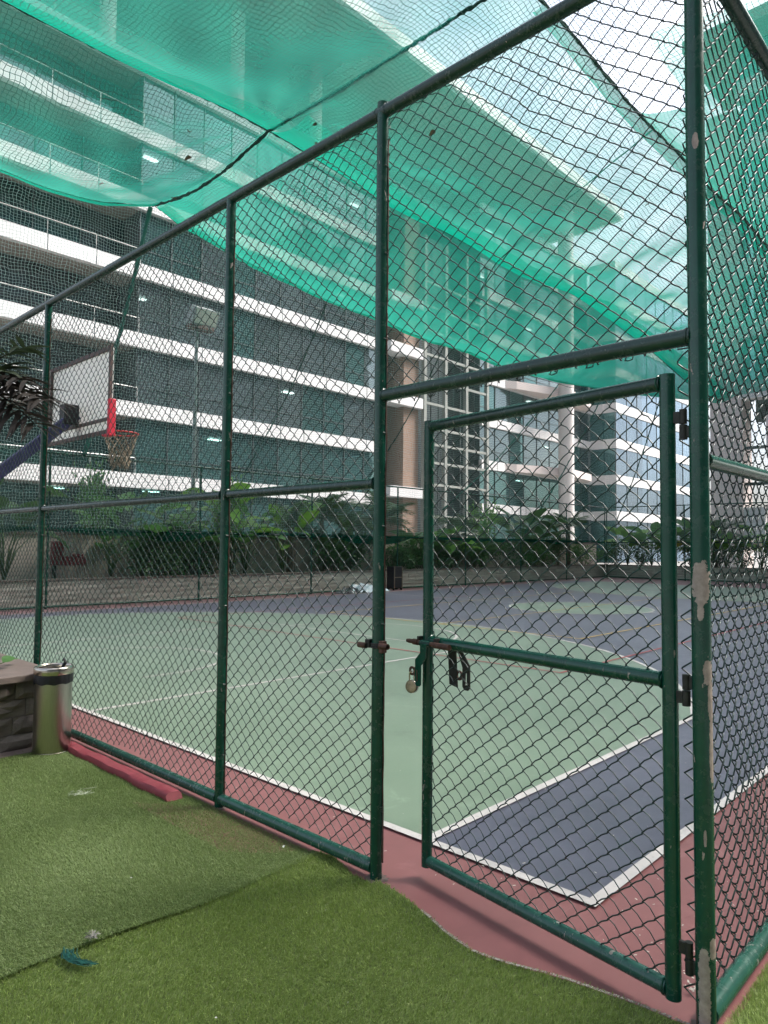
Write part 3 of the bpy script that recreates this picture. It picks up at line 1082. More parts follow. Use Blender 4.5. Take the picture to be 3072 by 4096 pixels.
# bolt keeper on the gate-side post
mb = MB()
mb.tube([(FX - .034, Y3 - .095, 1.092), (FX - .034, Y3 - .045, 1.092)], .014, 14, caps=False)
mb.tube([(FX - .034, Y3 - .095, 1.092), (FX - .034, Y3 - .045, 1.092)], .0105, 14, caps=False)
mb.build('bolt_keeper', M['rust'], fence, smooth=True)
MB().box((FX - .012, Y3 - .042, 1.085), (.034, .022, .056)).build('keeper_bracket', M['rust'], fence, bevel=.003)
mb = MB()
mb.tube([(FX - .034, Y3 + .045, 1.085), (FX - .034, Y3 + .095, 1.085)], .014, 14, caps=False)
mb.tube([(FX - .034, Y3 + .045, 1.085), (FX - .034, Y3 + .095, 1.085)], .0105, 14, caps=False)
mb.build('bolt_keeper', M['rust'], fence, smooth=True)
MB().box((FX - .018, Y3 + .042, 1.095), (.03, .03, .04)).build('keeper_bracket', M['hinge'], fence, bevel=.003)
pts = [(FX + .033 * math.cos(a), Y3 + .033 * math.sin(a), 1.088) for a in [R(100 + i * 16) for i in range(12)]]
mb = MB()
for dz in (-.008, 0, .008):
    mb.tube([(x, y, z + dz) for x, y, z in pts], .0045, 6)
mb.build('clamp_band', M['hinge'], fence, smooth=True)

# ------------------------------------------------------------------ gate
TH = R(8.0)
g = Vector((math.sin(TH), math.cos(TH), 0))
gn = Vector((math.cos(TH), -math.sin(TH), 0))      # towards the court
H0 = Vector((FX + .004, .962, 0))
GL = 1.232
gate = empty('pipe_gate', H0, 'green pipe-framed chain-link gate standing ajar beside the corner post', 'gate')
gp = lambda s, z, d=0: H0 + g * s + gn * d + Vector((0, 0, z))
GB, GT, GM = .082, 2.140, 1.108
pipe('stile', gp(0, GB - .027), gp(0, GT + .027), .0265, M['paint'], gate, 24)['label'] = 'hinge-side stile of the gate'
pipe('stile', gp(GL, GB - .027), gp(GL, GT + .027), .0255, M['paint'], gate, 24)['label'] = 'latch-side stile of the gate'
pipe('bottom_rail', gp(.02, GB), gp(GL - .02, GB), .0265, M['paint_worn'], gate)
pipe('top_rail', gp(.02, GT), gp(GL - .02, GT), .0265, M['paint_dark'], gate)
pipe('middle_rail', gp(.02, GM), gp(GL - .02, GM), .0262, M['paint'], gate)
chain('chain_link_mesh', gp(.024, 0, .006), g, gn, GL - .048, GB + .015, GT - .01, M['wire'], gate, seed=9, pv=.078, hw=.0448, bow=.007, warp=.018)
for (s, z) in ((.028, GM), (GL - .028, GM), (.028, GB), (.028, GT)):
    pts = []
    for i in range(16):
        a = 2 * math.pi * i / 16
        rr = .0275 + random.uniform(-.001, .002)
        pts.append(gp(s + random.uniform(-.002, .002), z + rr * math.sin(a), rr * math.cos(a)))
    MB().tube(pts, .004, 6, closed=True).build('weld_bead', M['paint'], gate, smooth=True)
for z in (.21, 1.085, 1.985):
    hb = Vector((FX - .004, .905, z))
    flip = -1 if abs(z - 1.085) < .01 else 1
    o = MB().tube([hb + Vector((0, 0, -.052)), hb + Vector((0, 0, -.002))], .0135, 14).tube([hb + Vector((0, 0, .002)), hb + Vector((0, 0, .052))], .0125, 14).build('hinge', M['hinge'], gate, smooth=True)
    MB().box(hb + Vector((.004, .022, .026 * flip)), (.014, .045, .04)).build('hinge_leaf', M['hinge'], o, bevel=.002)
    MB().box(hb + Vector((.002, -.020, -.026 * flip)), (.014, .036, .04)).build('hinge_leaf', M['hinge'], o, bevel=.002)
# sliding bolt assembly
zs = lambda X, Y: (GL - (X - 935) / 2203., 1.10 - (Y - 450) / 2841.)
bolt = MB().tube([gp(GL + .092, 1.105, -.052), gp(GL + .078, 1.105, -.052)], .0085, 12)
bolt.tube([gp(GL + .08, 1.105, -.052), gp(GL - .20, 1.105, -.052)], .0105, 14)
bolt = bolt.build('bolt_rod', M['rust'], gate, smooth=True)
MB().tube([gp(GL + .045, 1.105, -.052), gp(GL + .012, 1.105, -.052)], .0145, 14).build('bolt_sleeve', M['rust'], bolt, smooth=True)
MB().tube([gp(GL - .005, 1.103, -.050), gp(GL - .075, 1.103, -.050)], .0145, 14).build('bolt_sleeve', M['paint_dark'], bolt, smooth=True)
MB().tube([gp(GL - .10, 1.103, -.052), gp(GL - .20, 1.103, -.052)], .0140, 8).build('bolt_sleeve', M['rust'], bolt, smooth=True)
for s_ in (GL + .02, GL - .095):
    MB().box(gp(s_, 1.118, -.032), (.03, .016, .028), rz=-TH).build('bolt_bracket', M['hinge'], gate, bevel=.002)
ez = Vector((0, 0, 1))


def plate(name, pts, d, h, mat, parent=gate):
    poly = [zs(*p) for p in pts]
    return MB().prism(poly, H0 + gn * d, g, ez, gn, h).build(name, mat, parent, bevel=.0015)


plate('hasp_plate', [(975, 440), (1068, 440), (1068, 620), (990, 735), (988, 985), (970, 1012), (920, 1012), (902, 985), (900, 665), (975, 565)], -.066, .006, M['paint'])
MB().prism([zs(*p) for p in [(926, 800), (938, 800), (942, 945), (930, 945)]], H0 - gn * .0697, g, ez, gn, .002).build('slot', M['rust'], gate)
plate('hasp_plate', [(1125, 500), (1245, 500), (1270, 1005), (1150, 980)], .05, .006, M['hinge'])


def slotted(pts, slot, d, h, mat):
    # outline ring around a long slot
    po, ps = [zs(*p) for p in pts], [zs(*p) for p in slot]
    mb_ = MB()
    n_ = len(po)
    O_ = H0 + gn * d
    def V_(p, k): return O_ + g * p[0] + ez * p[1] + gn * k
    vsx = [V_(p, -h / 2) for p in po] + [V_(p, -h / 2) for p in ps] + [V_(p, h / 2) for p in po] + [V_(p, h / 2) for p in ps]
    fs = []
    for i in range(n_):
        j_ = (i + 1) % n_
        fs += [(i, j_, n_ + j_, n_ + i), (2 * n_ + i, 3 * n_ + i, 3 * n_ + j_, 2 * n_ + j_), (i, 2 * n_ + i, 2 * n_ + j_, j_), (n_ + i, n_ + j_, 3 * n_ + j_, 3 * n_ + i)]
    return mb_.add(vsx, fs).build('hasp_plate', mat, gate)


slotted([(1330, 740), (1430, 690), (1434, 980), (1405, 1018), (1360, 1018), (1330, 980)], [(1368, 800), (1392, 795), (1392, 940), (1385, 955), (1372, 955), (1366, 940)], .055, .006, M['hinge'])
plate('hasp_plate', [(1255, 525), (1330, 525), (1430, 690), (1330, 740)], .0555, .0055, M['hinge'])


def ringplate(cx, cy, ro, ri, d, h, mat, name):
    s, z = zs(cx, cy)
    c = gp(s, z, d)
    mb_ = MB()
    k = 24
    vsx = []
    for dd in (-h / 2, h / 2):
        for r_ in (ro, ri):
            for i in range(k):
                a = 2 * math.pi * i / k
                vsx.append(c + g * math.cos(a) * r_ + ez * math.sin(a) * r_ + gn * dd)
    fs = []
    for i in range(k):
        j_ = (i + 1) % k
        fs += [(i, j_, k + j_, k + i), (2 * k + i, 3 * k + i, 3 * k + j_, 2 * k + j_), (i, 2 * k + i, 2 * k + j_, j_), (k + i, k + j_, 3 * k + j_, 3 * k + i)]
    return mb_.add(vsx, fs).build(name, mat, gate, smooth=True)


ringplate(1288, 840, .023, .011, .052, .006, M['rust'], 'staple_eye')
ringplate(800, 840, .022, .011, -.045, .006, M['rust'], 'staple_eye')
MB().prism([zs(*p) for p in [(835, 785), (905, 785), (905, 905), (835, 905)]], H0 - gn * .0445, g, ez, gn, .006).build('staple_arm', M['rust'], gate)

# padlock
s, z = zs(800, 1050)
pc = gp(s, z, -.047)
lock = empty('padlock', pc + Vector((0, 0, -.034)), 'small round steel padlock hanging open-bodied from the gate staple', 'padlock')
lock['label'] = 'small round steel padlock hanging from the gate staple'
rotl = Vector((-1, -.18, .12)).to_track_quat('Z', 'Y').to_matrix()
MB().lathe([(0, -.014), (.028, -.014), (.0315, -.010), (.0315, .008), (.029, .0115)], pc, 36, rotl).build('body', M['chrome'], lock, smooth=True)
MB().lathe([(.029, .0115), (.027, .0125), (.022, .0128), (0, .0128)], pc, 36, rotl).build('face', M['brass'], lock, smooth=True)
kh = pc + rotl @ Vector((0, 0, .0131))
MB().lathe([(.004, 0), (0, .0003)], kh + Vector((0, 0, -.018)), 10, rotl).box(kh + Vector((0, 0, -.024)), (.001, .002, .008)).build('keyhole', M['dark_hole'], lock)
sh = []
for i in range(13):
    a = math.pi * i / 12
    sh.append(pc + Vector((0, 0, .058)) + Vector((-.15, .985, 0)).normalized() * math.cos(a) * .0135 + Vector((0, 0, math.sin(a) * .0135)))
sh = [sh[0] - Vector((0, 0, .035))] + sh + [sh[-1] - Vector((0, 0, .035))]
MB().tube(sh, .0038, 10).build('shackle', M['chrome'], lock, smooth=True)

# ------------------------------------------------------------------ things at the foot of the fence
mb = MB()
prof = [(-.058, .0), (-.058, .030), (-.045, .046), (.030, .046), (.046, .030), (.046, .0)]
n_ = 26
vsx, fs = [], []
for i in range(n_ + 1):
    y = 3.935 + (5.62 - 3.935) * i / n_
    xo = 2.325 + .006 * math.sin(i * .9)
    for (a, b) in prof:
        vsx.append((xo + a + random.uniform(-.0015, .0015), y - (.02 if i == 0 and b < .02 else 0), b + random.uniform(-.001, .001) + .004))
k = len(prof)
for i in range(n_):
    for q in range(k):
        fs.append((i * k + q, i * k + (q + 1) % k, (i + 1) * k + (q + 1) % k, (i + 1) * k + q))
fs += [tuple(range(k))[::-1], tuple(n_ * k + q for q in range(k))]
mb.add(vsx, fs)
tag(mb.build('foam_strip', M['foam_red'], org=(2.325, 4.8, 0), smooth=True), 'long red foam strip lying along the fence bottom rail beside the bin', 'foam strip')

# bin
bc = Vector((2.20, 5.475, .004))
binr = empty('waste_bin', bc, 'brushed steel cylindrical waste bin with black liner beside the stone planter', 'bin')
MB().lathe([(0, .004), (.146, .004), (.150, .010), (.1495, .54)], bc, 48).build('body', M['steel'], binr, smooth=True)
MB().lathe([(.150, .0), (.153, .002), (.153, .014), (.150, .016)], bc, 48).build('base_ring', M['chrome'], binr, smooth=True)
mb = MB()
vsx, fs = [], []
prof = [(.1500, .520), (.156, .515), (.158, .54), (.157, .57), (.1545, .592)]
n_ = 72
for (r_, z_) in prof:
    for q in range(n_):
        a = 2 * math.pi * q / n_
        vsx.append(bc + Vector(((r_ + .0025 * math.sin(q * 2.7) * random.random()) * math.cos(a), (r_ + .0025 * math.sin(q * 1.9)) * math.sin(a), z_ + .004 * math.sin(q * .8 + z_ * 90))))
for i in range(len(prof) - 1):
    for q in range(n_):
        fs.append((i * n_ + q, i * n_ + (q + 1) % n_, (i + 1) * n_ + (q + 1) % n_, (i + 1) * n_ + q))
mb.add(vsx, fs).build('liner_bag', M['black_plastic'], binr, smooth=True)
tilt = Matrix.Rotation(R(4), 3, Vector((.7, -.7, 0)))
MB().lathe([(.158, .582), (.161, .588), (.161, .618), (.157, .632), (.146, .638), (.138, .634), (.134, .622), (.133, .60)], bc, 48).build('rim', M['chrome'], binr, smooth=True)
MB().lathe([(.134, .598), (0, .590)], bc, 32).build('lid_well', M['dark_hole'], binr)
binr.scale = (.87, .87, 1)
MB().tube([bc + Vector((.06, -.02, .62)), bc + Vector((.085, -.03, .655)), bc + Vector((.075, -.02, .685)), bc + Vector((.062, -.01, .67))], [.012, .017, .012, .004], 8).build('bag_knot', M['black_plastic'], binr, smooth=True)


# near planter with split stone
def stone_mesh(seed, nx=5, nz=3):
    rg = random.Random(seed)
    vsx, fs = [], []
    for i in range(nx + 1):
        for j_ in range(nz + 1):
            edge = i in (0, nx) or j_ in (0, nz)
            vsx.append((i / nx - .5, -.5 - (0 if edge else rg.uniform(-.05, .45)) + (.12 if edge else 0), j_ / nz - .5))
    b = len(vsx)
    for i, j_ in ((0, 0), (nx, 0), (nx, nz), (0, nz)):
        vsx.append((i / nx - .5, .5, j_ / nz - .5))
    w = nz + 1
    for i in range(nx):
        for j_ in range(nz):
            fs.append((i * w + j_, (i + 1) * w + j_, (i + 1) * w + j_ + 1, i * w + j_ + 1))
    fs.append(tuple([i * w for i in range(nx, -1, -1)] + [b, b + 1]))
    fs.append(tuple([i * w + nz for i in range(nx + 1)] + [b + 2, b + 3]))
    fs.append(tuple([j_ for j_ in range(nz + 1)] + [b + 3, b]))
    fs.append(tuple([nx * w + j_ for j_ in range(nz, -1, -1)] + [b + 1, b + 2]))
    me = bpy.data.meshes.new('stone')
    me.from_pydata(vsx, [], fs)
    me.update()
    return me


STN = [stone_mesh(i) for i in range(6)]
STF = [stone_mesh(20 + i, 4, 2) for i in range(6)]
for me in STN: me.materials.append(M['stone'])
for me in STF: me.materials.append(M['stone_far'])

PLX, PLY, PLH = 2.235, 5.665, .515
pl = empty('stone_planter', (1.2, 6.4, 0), 'near split-stone planter box with brown stone coping behind the bin', 'planter')
MB().bounds(-1.5, PLX - .06, PLY + .06, 8.6, .0, PLH - .002).build('core', M['soil'], pl)
MB().bounds(-1.5, 2.3, PLY - .12, PLY + .02, -.01, .012).build('plinth', M['cap'], pl)
hs = [.0, .125, .255, .385, PLH]
for r_ in range(4):
    x = -1.5 + (r_ % 2) * .2
    while x < PLX:
        L = random.uniform(.3, .55)
        L = min(L, PLX - x)
        if PLX - x - L < .12: L = PLX - x
        h = hs[r_ + 1] - hs[r_]
        o = link('stone', random.choice(STN), None, pl)
        o.location = Vector((x + L / 2 - 1.2, PLY + .03 + random.uniform(-.006, .006) - 6.4, hs[r_] + h / 2 + .001))
        o.scale = (L - .006, .06, h - .005)
        x += L
    y = PLY + .01
    while y < 8.5:
        L = random.uniform(.3, .5)
        h = hs[r_ + 1] - hs[r_]
        o = link('stone', random.choice(STN), None, pl)
        o.location = Vector((PLX - .03 + random.uniform(-.006, .006) - 1.2, y + L / 2 - 6.4, hs[r_] + h / 2 + .001))
        o.rotation_euler = (0, 0, R(90))
        o.scale = (L - .006, .06, h - .005)
        y += L
# coping with a rounded outer corner
poly = [(-1.5, PLY - .055)]
for i in range(9):
    a = R(-90 + i * 90 / 8)
    poly.append((PLX - .20 + .26 * math.cos(a), PLY + .205 + .26 * math.sin(a)))
poly += [(PLX + .06, 8.6), (PLX - .5, 8.6), (PLX - .5, PLY + .52), (-1.5, PLY + .52)]
MB().prism(poly, (0, 0, PLH + .03), (1, 0, 0), (0, 1, 0), (0, 0, 1), .055).build('coping', M['cap'], pl, bevel=.008)
# trailing vine on the coping
vine = empty('trailing_vine', (2.03, 6.02, PLH + .06), 'small green vine leaf trailing over the near planter coping', 'vine')


def leaf_mesh(name, n=6, wid=.5, fold=.18, droop=.35, tip=1.6, wave=0, cols=1):
    vsx, fs = [], []
    for i in range(n + 1):
        t = i / n
        w = wid * .5 * (math.sin(math.pi * min(1, t ** .75)) ** .8 if 0 < t < 1 else .0) + .004
        z = -droop * t * t
        dz = wave * math.sin(t * 14)
        vsx += [(t, -w, z + fold * w * 2 + dz), (t, 0, z), (t, w, z + fold * w * 2 - dz)]
    for i in range(n):
        for q in range(2):
            a = i * 3 + q
            fs.append((a, a + 3, a + 4, a + 1))
    me = bpy.data.meshes.new(name)
    me.from_pydata(vsx, [], fs)
    me.polygons.foreach_set('use_smooth', np.ones(len(me.polygons), bool))
    me.update()
    return me


HEART = leaf_mesh('heart_leaf', 7, .75, .15, .25)
HEART.materials.append(M['leaf'])
for (dx, dy, dz, az, el, s) in ((-.02, -.04, .05, 20, 25, .115), (.09, .07, .05, 60, 10, .09), (-.25, .0, .05, 200, 10, .12)):
    o = link('leaf', HEART, None, vine)
    o.location = (dx, dy, dz)
    o.rotation_euler = (R(25), -R(el), R(az))
    o.scale = (s, s, s)
MB().tube([(1.72, 6.1, PLH + .06), (1.90, 6.00, PLH + .075), (2.01, 5.97, PLH + .11), (2.09, 6.03, PLH + .12), (2.13, 6.1, PLH + .11)], .004, 6).build('stem', M['stem'], vine, smooth=True)

# rope scrap and frayed tuft on the turf
mb = MB()
c0 = Vector((1.22, 2.66, .028))
for i in range(46):
    off = Vector((random.gauss(0, .008), random.gauss(0, .006), 0))
    t0 = random.uniform(0, .45)
    pts = []
    for q in range(6):
        t = min(1, t0 + q * .11)
        b0 = Vector((1.185, 2.745, 0)) * (1 - t) ** 2 + Vector((1.125, 2.64, 0)) * 2 * t * (1 - t) + Vector((1.225, 2.55, 0)) * t * t
        pts.append(b0 + off * (1.6 - t) + Vector((random.uniform(-.004, .004), random.uniform(-.004, .004), .030 + random.uniform(0, .012))))
    mb.tube(pts, .0018, 4)
tag(mb.build('rope_scrap', M['teal_rope'], org=tuple(c0)), 'scrap of frayed teal rope lying on the foreground turf', 'rope')
mb = MB()
c1 = Vector((1.275, 2.735, .04))
for i in range(70):
    a = random.uniform(0, 6.28)
    d = Vector((math.cos(a), math.sin(a), random.uniform(.1, .9))) * random.uniform(.012, .03)
    mb.tube([c1, c1 + d * .6, c1 + d + Vector((random.uniform(-.008, .008), random.uniform(-.008, .008), -.006))], .0012, 3)
tag(mb.build('frayed_tuft', M['grey_fibre'], org=tuple(c1)), 'small grey frayed tuft at the turf seam beside the teal rope', 'fibre tuft')
mb = MB()
c2 = Vector((1.94, 4.38, .03))
for i in range(14):
    p = c2 + Vector((random.uniform(-.05, .05), random.uniform(-.05, .05), 0))
    pts = [p]
    for q in range(4):
        p = p + Vector((random.uniform(-.02, .03), random.uniform(-.025, .02), random.uniform(-.004, .006)))
        pts.append(p)
    mb.tube(pts, .0011, 3)
tag(mb.build('loose_thread', plain('pale_thread', (.55, .58, .45), .8), org=tuple(c2)), 'wisp of pale loose thread on the turf in front of the bin', 'thread')

mb = MB()
for (x, y, s_) in [(2.32, 2.87, .014), (1.62, 3.10, .006), (1.9, 3.3, .005), (1.05, 3.25, .009), (1.35, 2.0, .005), (1.7, 1.75, .004), (2.05, 2.25, .005), (1.2, 3.8, .006), (1.75, 4.2, .005), (1.5, 4.6, .006), (1.95, 1.5, .005), (0.95, 2.3, .005)]:
    a = random.uniform(0, 6.28)
    c_, d_ = math.cos(a) * s_, math.sin(a) * s_
    z = .034
    mb.add([(x - c_, y - d_, z), (x + d_ * .5, y - c_ * .5, z + .004), (x + c_, y + d_, z + .002), (x - d_ * .5, y + c_ * .5, z + .001)], [(0, 1, 2, 3)])
tag(mb.build('turf_litter', plain('pale_scraps', (.55, .55, .5), .8, 0, .3, 50)), 'few tiny pale scraps scattered over the artificial turf', 'litter', kind='stuff')

# ------------------------------------------------------------------ basketball hoop
HB = Vector((3.9, 9.115, 0))
hoop = empty('basketball_hoop', (2.76, 9.115, 0), 'white basketball backboard with red edge pad and rim on a purple arm', 'basketball hoop')
Y_0, Y_1, Z_0, Z_1 = 8.205, 10.025, 2.89, 3.96
MB().bounds(3.885, 3.905, Y_0 + .02, Y_1 - .02, Z_0 + .02, Z_1 - .02).build('backboard', M['white_board'], hoop)
for nm, b in (('frame_bar', (3.85, 3.884, Y_0, Y_1, Z_1 - .05, Z_1)), ('frame_bar', (3.85, 3.884, Y_0, Y_1, Z_0, Z_0 + .05)), ('frame_bar', (3.85, 3.884, Y_0, Y_0 + .045, Z_0 + .05, Z_1 - .05)), ('frame_bar', (3.85, 3.884, Y_1 - .045, Y_1, Z_0 + .05, Z_1 - .05)), ('frame_bar', (3.852, 3.882, Y_0 + .05, Y_1 - .05, Z_0 + .16, Z_0 + .20))):
    MB().bounds(*b).build(nm, M['board_frame'], hoop, bevel=.003)
MB().bounds(3.84, 3.93, Y_0 - .02, Y_0 + .03, Z_0 - .03, Z_0 + .42).build('edge_pad', M['red_pad'], hoop, bevel=.008)
MB().bounds(3.84, 3.93, Y_0 + .032, Y_0 + .16, Z_0 - .032, Z_0 - .003).build('edge_pad', M['red_pad'], hoop, bevel=.006)
RC = Vector((4.45, 9.115, 3.05))
rim = MB().tube([RC + Vector((.225 * math.cos(2 * math.pi * i / 36), .225 * math.sin(2 * math.pi * i / 36), 0)) for i in range(36)], .011, 8, closed=True).build('rim', M['rim_red'], hoop, smooth=True)
MB().bounds(3.906, 4.235, 9.04, 9.19, 3.02, 3.055).build('rim_plate', M['rim_red'], hoop, bevel=.004)
mb = MB()
rg = random.Random(4)
for s in (-1, 1):
    for i in range(12):
        a0 = 2 * math.pi * i / 12
        pts = []
        for q in range(9):
            t = q / 8
            rr = .225 - .10 * min(1, t * 1.5)
            a = a0 + s * t * 1.6
            pts.append(RC + Vector((rr * math.cos(a), rr * math.sin(a), -.45 * t)))
        mb.tube(pts, .006, 4)
for i in range(160):
    a = rg.uniform(0, 6.28)
    rr = rg.uniform(.08, .14)
    zz = rg.uniform(-.46, -.22)
    p = RC + Vector((rr * math.cos(a), rr * math.sin(a), zz))
    mb.tube([p, p + Vector((rg.uniform(-.03, .03), rg.uniform(-.03, .03), rg.uniform(-.05, .03))), p + Vector((rg.uniform(-.05, .05), rg.uniform(-.05, .05), rg.uniform(-.07, .04)))], .0045, 3)
mb.build('net', M['cord'], hoop)
ax = Vector((3.84, 9.115, 3.22)) - Vector((2.72, 9.115, 2.18))
am = MB()
ang = math.atan2(ax.z, ax.x)
am.box((Vector((3.84, 9.115, 3.22)) + Vector((2.72, 9.115, 2.18))) / 2, (ax.length, .12, .135), rot=Matrix.Rotation(-ang, 3, 'Y'))
am.build('arm', M['arm_blue'], hoop, bevel=.01)
MB().bounds(3.66, 3.848, 9.03, 9.20, 3.07, 3.33).build('board_bracket', M['speaker_black'], hoop, bevel=.01)
MB().bounds(2.62, 2.82, 9.015, 9.215, .10, 2.28).build('post', M['arm_blue'], hoop, bevel=.01)
MB().bounds(2.52, 2.92, 8.80, 9.43, .002, .10).build('base', M['arm_blue'], hoop, bevel=.02)

# ------------------------------------------------------------------ far side: fences, planters, wall
def far_fence(nm, label, a, b, n_posts, inward, mesh_mat, seed):
    a, b = Vector(a), Vector(b)
    d = (b - a)
    Ld = d.length
    d.normalize()
    root = empty(nm, a, label, 'fence')
    for i in range(n_posts + 1):
        p = a + d * Ld * i / n_posts
        MB().tube([p, p + Vector((0, 0, 3.74))], .03, 8).build('post', M['paint'], root, smooth=True)
    for z, r_ in ((3.72, .028), (1.88, .03), (.06, .028)):
        MB().tube([a + Vector((0, 0, z)), b + Vector((0, 0, z))], r_, 8).build('rail', M['paint'], root, smooth=True)
    # woven wire as fine flat zigzags
    hw, pv = .043, .08
    nk, nj = int(Ld / hw), int(3.6 / (pv / 2))
    K = np.arange(nk)[:, None]
    J = np.arange(nj + 1)[None, :]
    U = (K + ((J + K) % 2)) * hw + .012 * np.sin(J * .11 + K * .05)
    Z = .08 + J * pv / 2 + np.zeros_like(U)
    d3, n3 = np.array(d), np.array(inward, float)
    P = np.array(a) + U[..., None] * d3 + Z[..., None] * np.array([0, 0, 1.]) + (.012 * np.sin(U * 1.3 + Z))[..., None] * n3
    w = .0016
    V = np.stack([P - d3 * w, P + d3 * w], 2)
    ids = np.arange(nk * (nj + 1) * 2).reshape(nk, nj + 1, 2)
    F = np.stack([ids[:, :-1, 0], ids[:, :-1, 1], ids[:, 1:, 1], ids[:, 1:, 0]], -1).reshape(-1, 4)
    o = link('chain_link_mesh', mesh_np('far_chain_link', V.reshape(-1, 3) - np.array(a), F), mesh_mat, root)
    o['kind'] = 'stuff'
    return root


FY = 17.28
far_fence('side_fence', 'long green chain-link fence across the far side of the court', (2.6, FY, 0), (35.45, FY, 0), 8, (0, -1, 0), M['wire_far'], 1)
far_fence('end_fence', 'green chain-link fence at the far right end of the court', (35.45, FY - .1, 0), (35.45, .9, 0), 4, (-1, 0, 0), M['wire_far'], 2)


def stone_wall(nm, label, a, b, face, H, courses):
    a, b = Vector(a), Vector(b)
    d = b - a
    Ld = d.length
    d.normalize()
    rz = math.atan2(d.y, d.x)
    root = empty(nm, a, label, 'planter')
    back = Vector((-d.y, d.x, 0)) * face
    mid = (a + b) / 2 + back * .75
    MB().box(mid + Vector((0, 0, H / 2 - .02)), (Ld, 1.36, H - .04), rz).build('soil_bed', M['soil'], root)
    h = H / courses
    for r_ in range(courses):
        x = -(r_ % 2) * .3
        while x < Ld - .05:
            L = random.uniform(.6, 1.05)
            x0, x1 = max(0, x), min(Ld, x + L)
            if x1 - x0 > .05:
                o = link('stone', random.choice(STF), None, root)
                o.location = d * (x0 + x1) / 2 + back * (.03 + random.uniform(-.008, .008)) + Vector((0, 0, h * (r_ + .5)))
                o.rotation_euler = (0, 0, rz + (0 if face > 0 else math.pi))
                o.scale = (x1 - x0 - .008, .032, h - .005)
            x += L
    MB().box((a + b) / 2 + back * .08 + Vector((0, 0, H + .02)), (Ld, .2, .04), rz).build('coping', M['cap'], root, bevel=.006)
    return root


WYY, WXX = 17.50, 35.95
stone_wall('side_planter', 'low split-stone planter wall along the far side of the court', (2.6, WYY, 0), (WXX, WYY, 0), 1, .66, 5)
stone_wall('end_planter', 'low split-stone planter wall at the far right end of the court', (WXX, WYY, 0), (WXX, -1.0, 0), 1, .66, 5)
bw = MB()
bw.bounds(2.0, 38.0, 19.05, 19.25, 0, 1.78)
bwall = bw.build('boundary_wall', M['beige_wall'], org=(2.0, 19.05, 0))
tag(bwall, 'beige rendered boundary wall behind the far side planting', 'wall')
MB().bounds(2.0, 38.0, 19.0, 19.3, 1.782, 1.85).build('coping', M['cap'], bwall)
for x in (8.4, 12.1, 15.8, 19.5, 23.2, 26.9):
    MB().bounds(x - .14, x + .14, 18.98, 19.048, 0, 1.78).build('pilaster', M['beige_wall'], bwall)
rd = MB().box((7.50, 18.7, 1.30), (.27, .22, .62)).box((7.93, 18.7, 1.10), (.585, .22, .24)).box((7.98, 18.62, 1.255), (.34, .05, .07))
tag(rd.build('red_bracket', plain('dull_red_panel', (.20, .018, .03), .6, 0, .2, 4), org=(7.5, 18.7, .98), bevel=.03), 'red L-shaped panel standing above the far planter at left', 'red panel')
MB().bounds(7.40, 7.47, 18.64, 18.76, .60, .985).build('support', M['hinge'], bpy.data.objects['red_bracket'])

# dark green cloth strip bunched on the middle rail of the far fence
mb = MB()
n_ = 130
vsx, fs = [], []
for i in range(n_ + 1):
    x = 2.7 + 32.6 * i / n_
    drop = .12 + .05 * math.sin(i * .7) + .05 * math.sin(i * .23 + 1) + (.22 * math.exp(-((x - 18.0) / 1.0) ** 2)) + .1 * math.exp(-((x - 9.5) / 1.5) ** 2)
    for q in range(4):
        t = q / 3
        vsx.append((x, FY - .05 - .035 * math.sin(i * 1.3 + q * 1.1), 1.93 - drop * t * 1.0))
for i in range(n_):
    for q in range(3):
        a = i * 4 + q
        fs.append((a, a + 1, a + 5, a + 4))
mb.add(vsx, fs)
tag(mb.build('shade_strip', M['shade_strip'], org=(2.7, FY, 1.8), smooth=True), 'narrow dark green cloth strip bunched along the far fence middle rail', 'shade cloth')

# things at the far side
sp = empty('speaker_cabinet', (18.62, 17.02, 0), 'black upright cabinet on castors standing against the far planter', 'cabinet')
MB().bounds(18.38, 18.86, 16.86, 17.20, .09, .84).build('cabinet', M['speaker_black'], sp, bevel=.015)
for x in (18.42, 18.82):
    MB().box((x, 16.858, .47), (.02, .02, .78)).build('edge_trim', M['cardboard'], sp)
    for y in (16.9, 17.15):
        MB().tube([(x - .015, y, .047), (x + .015, y, .047)], .043, 12).build('castor', M['hinge'], sp, smooth=True)
MB().box((18.62, 16.855, .46), (.36, .012, .02)).build('edge_trim', M['cardboard'], sp)
rg = random.Random(11)
for nm, lab, mat, cx, w, h in (('plastic_sheet', 'crumpled heap of clear plastic sheeting on the court by the far planter', 'plastic_sheet', 16.9, 1.25, .36), ('grey_sheet', 'dark grey crumpled sheet beneath the plastic heap by the far planter', 'plastic_dark', 16.35, .75, .26)):
    vsx, fs = [], []
    nx, ny = 26, 14
    for i in range(nx + 1):
        for j_ in range(ny + 1):
            u_, v2 = i / nx * 2 - 1, j_ / ny * 2 - 1
            rr = math.hypot(u_, v2)
            z_ = max(.02, h * (1 - rr ** 1.6) * (.55 + .45 * abs(math.sin(u_ * 5 + v2 * 3) * math.cos(v2 * 4 - u_ * 7))) + rg.uniform(-.05, .05) * (rr < .9))
            vsx.append((cx + u_ * w, 16.86 + v2 * .34 + rg.uniform(-.02, .02), z_))
    for i in range(nx):
        for j_ in range(ny):
            a = i * (ny + 1) + j_
            if math.hypot(i / nx * 2 - 1, j_ / ny * 2 - 1) < 1.02:
                fs.append((a, a + ny + 1, a + ny + 2, a + 1))
    tag(MB().add(vsx, fs).build(nm, M[mat], org=(cx, 16.86, 0)), lab, 'plastic sheet')
bl = MB()
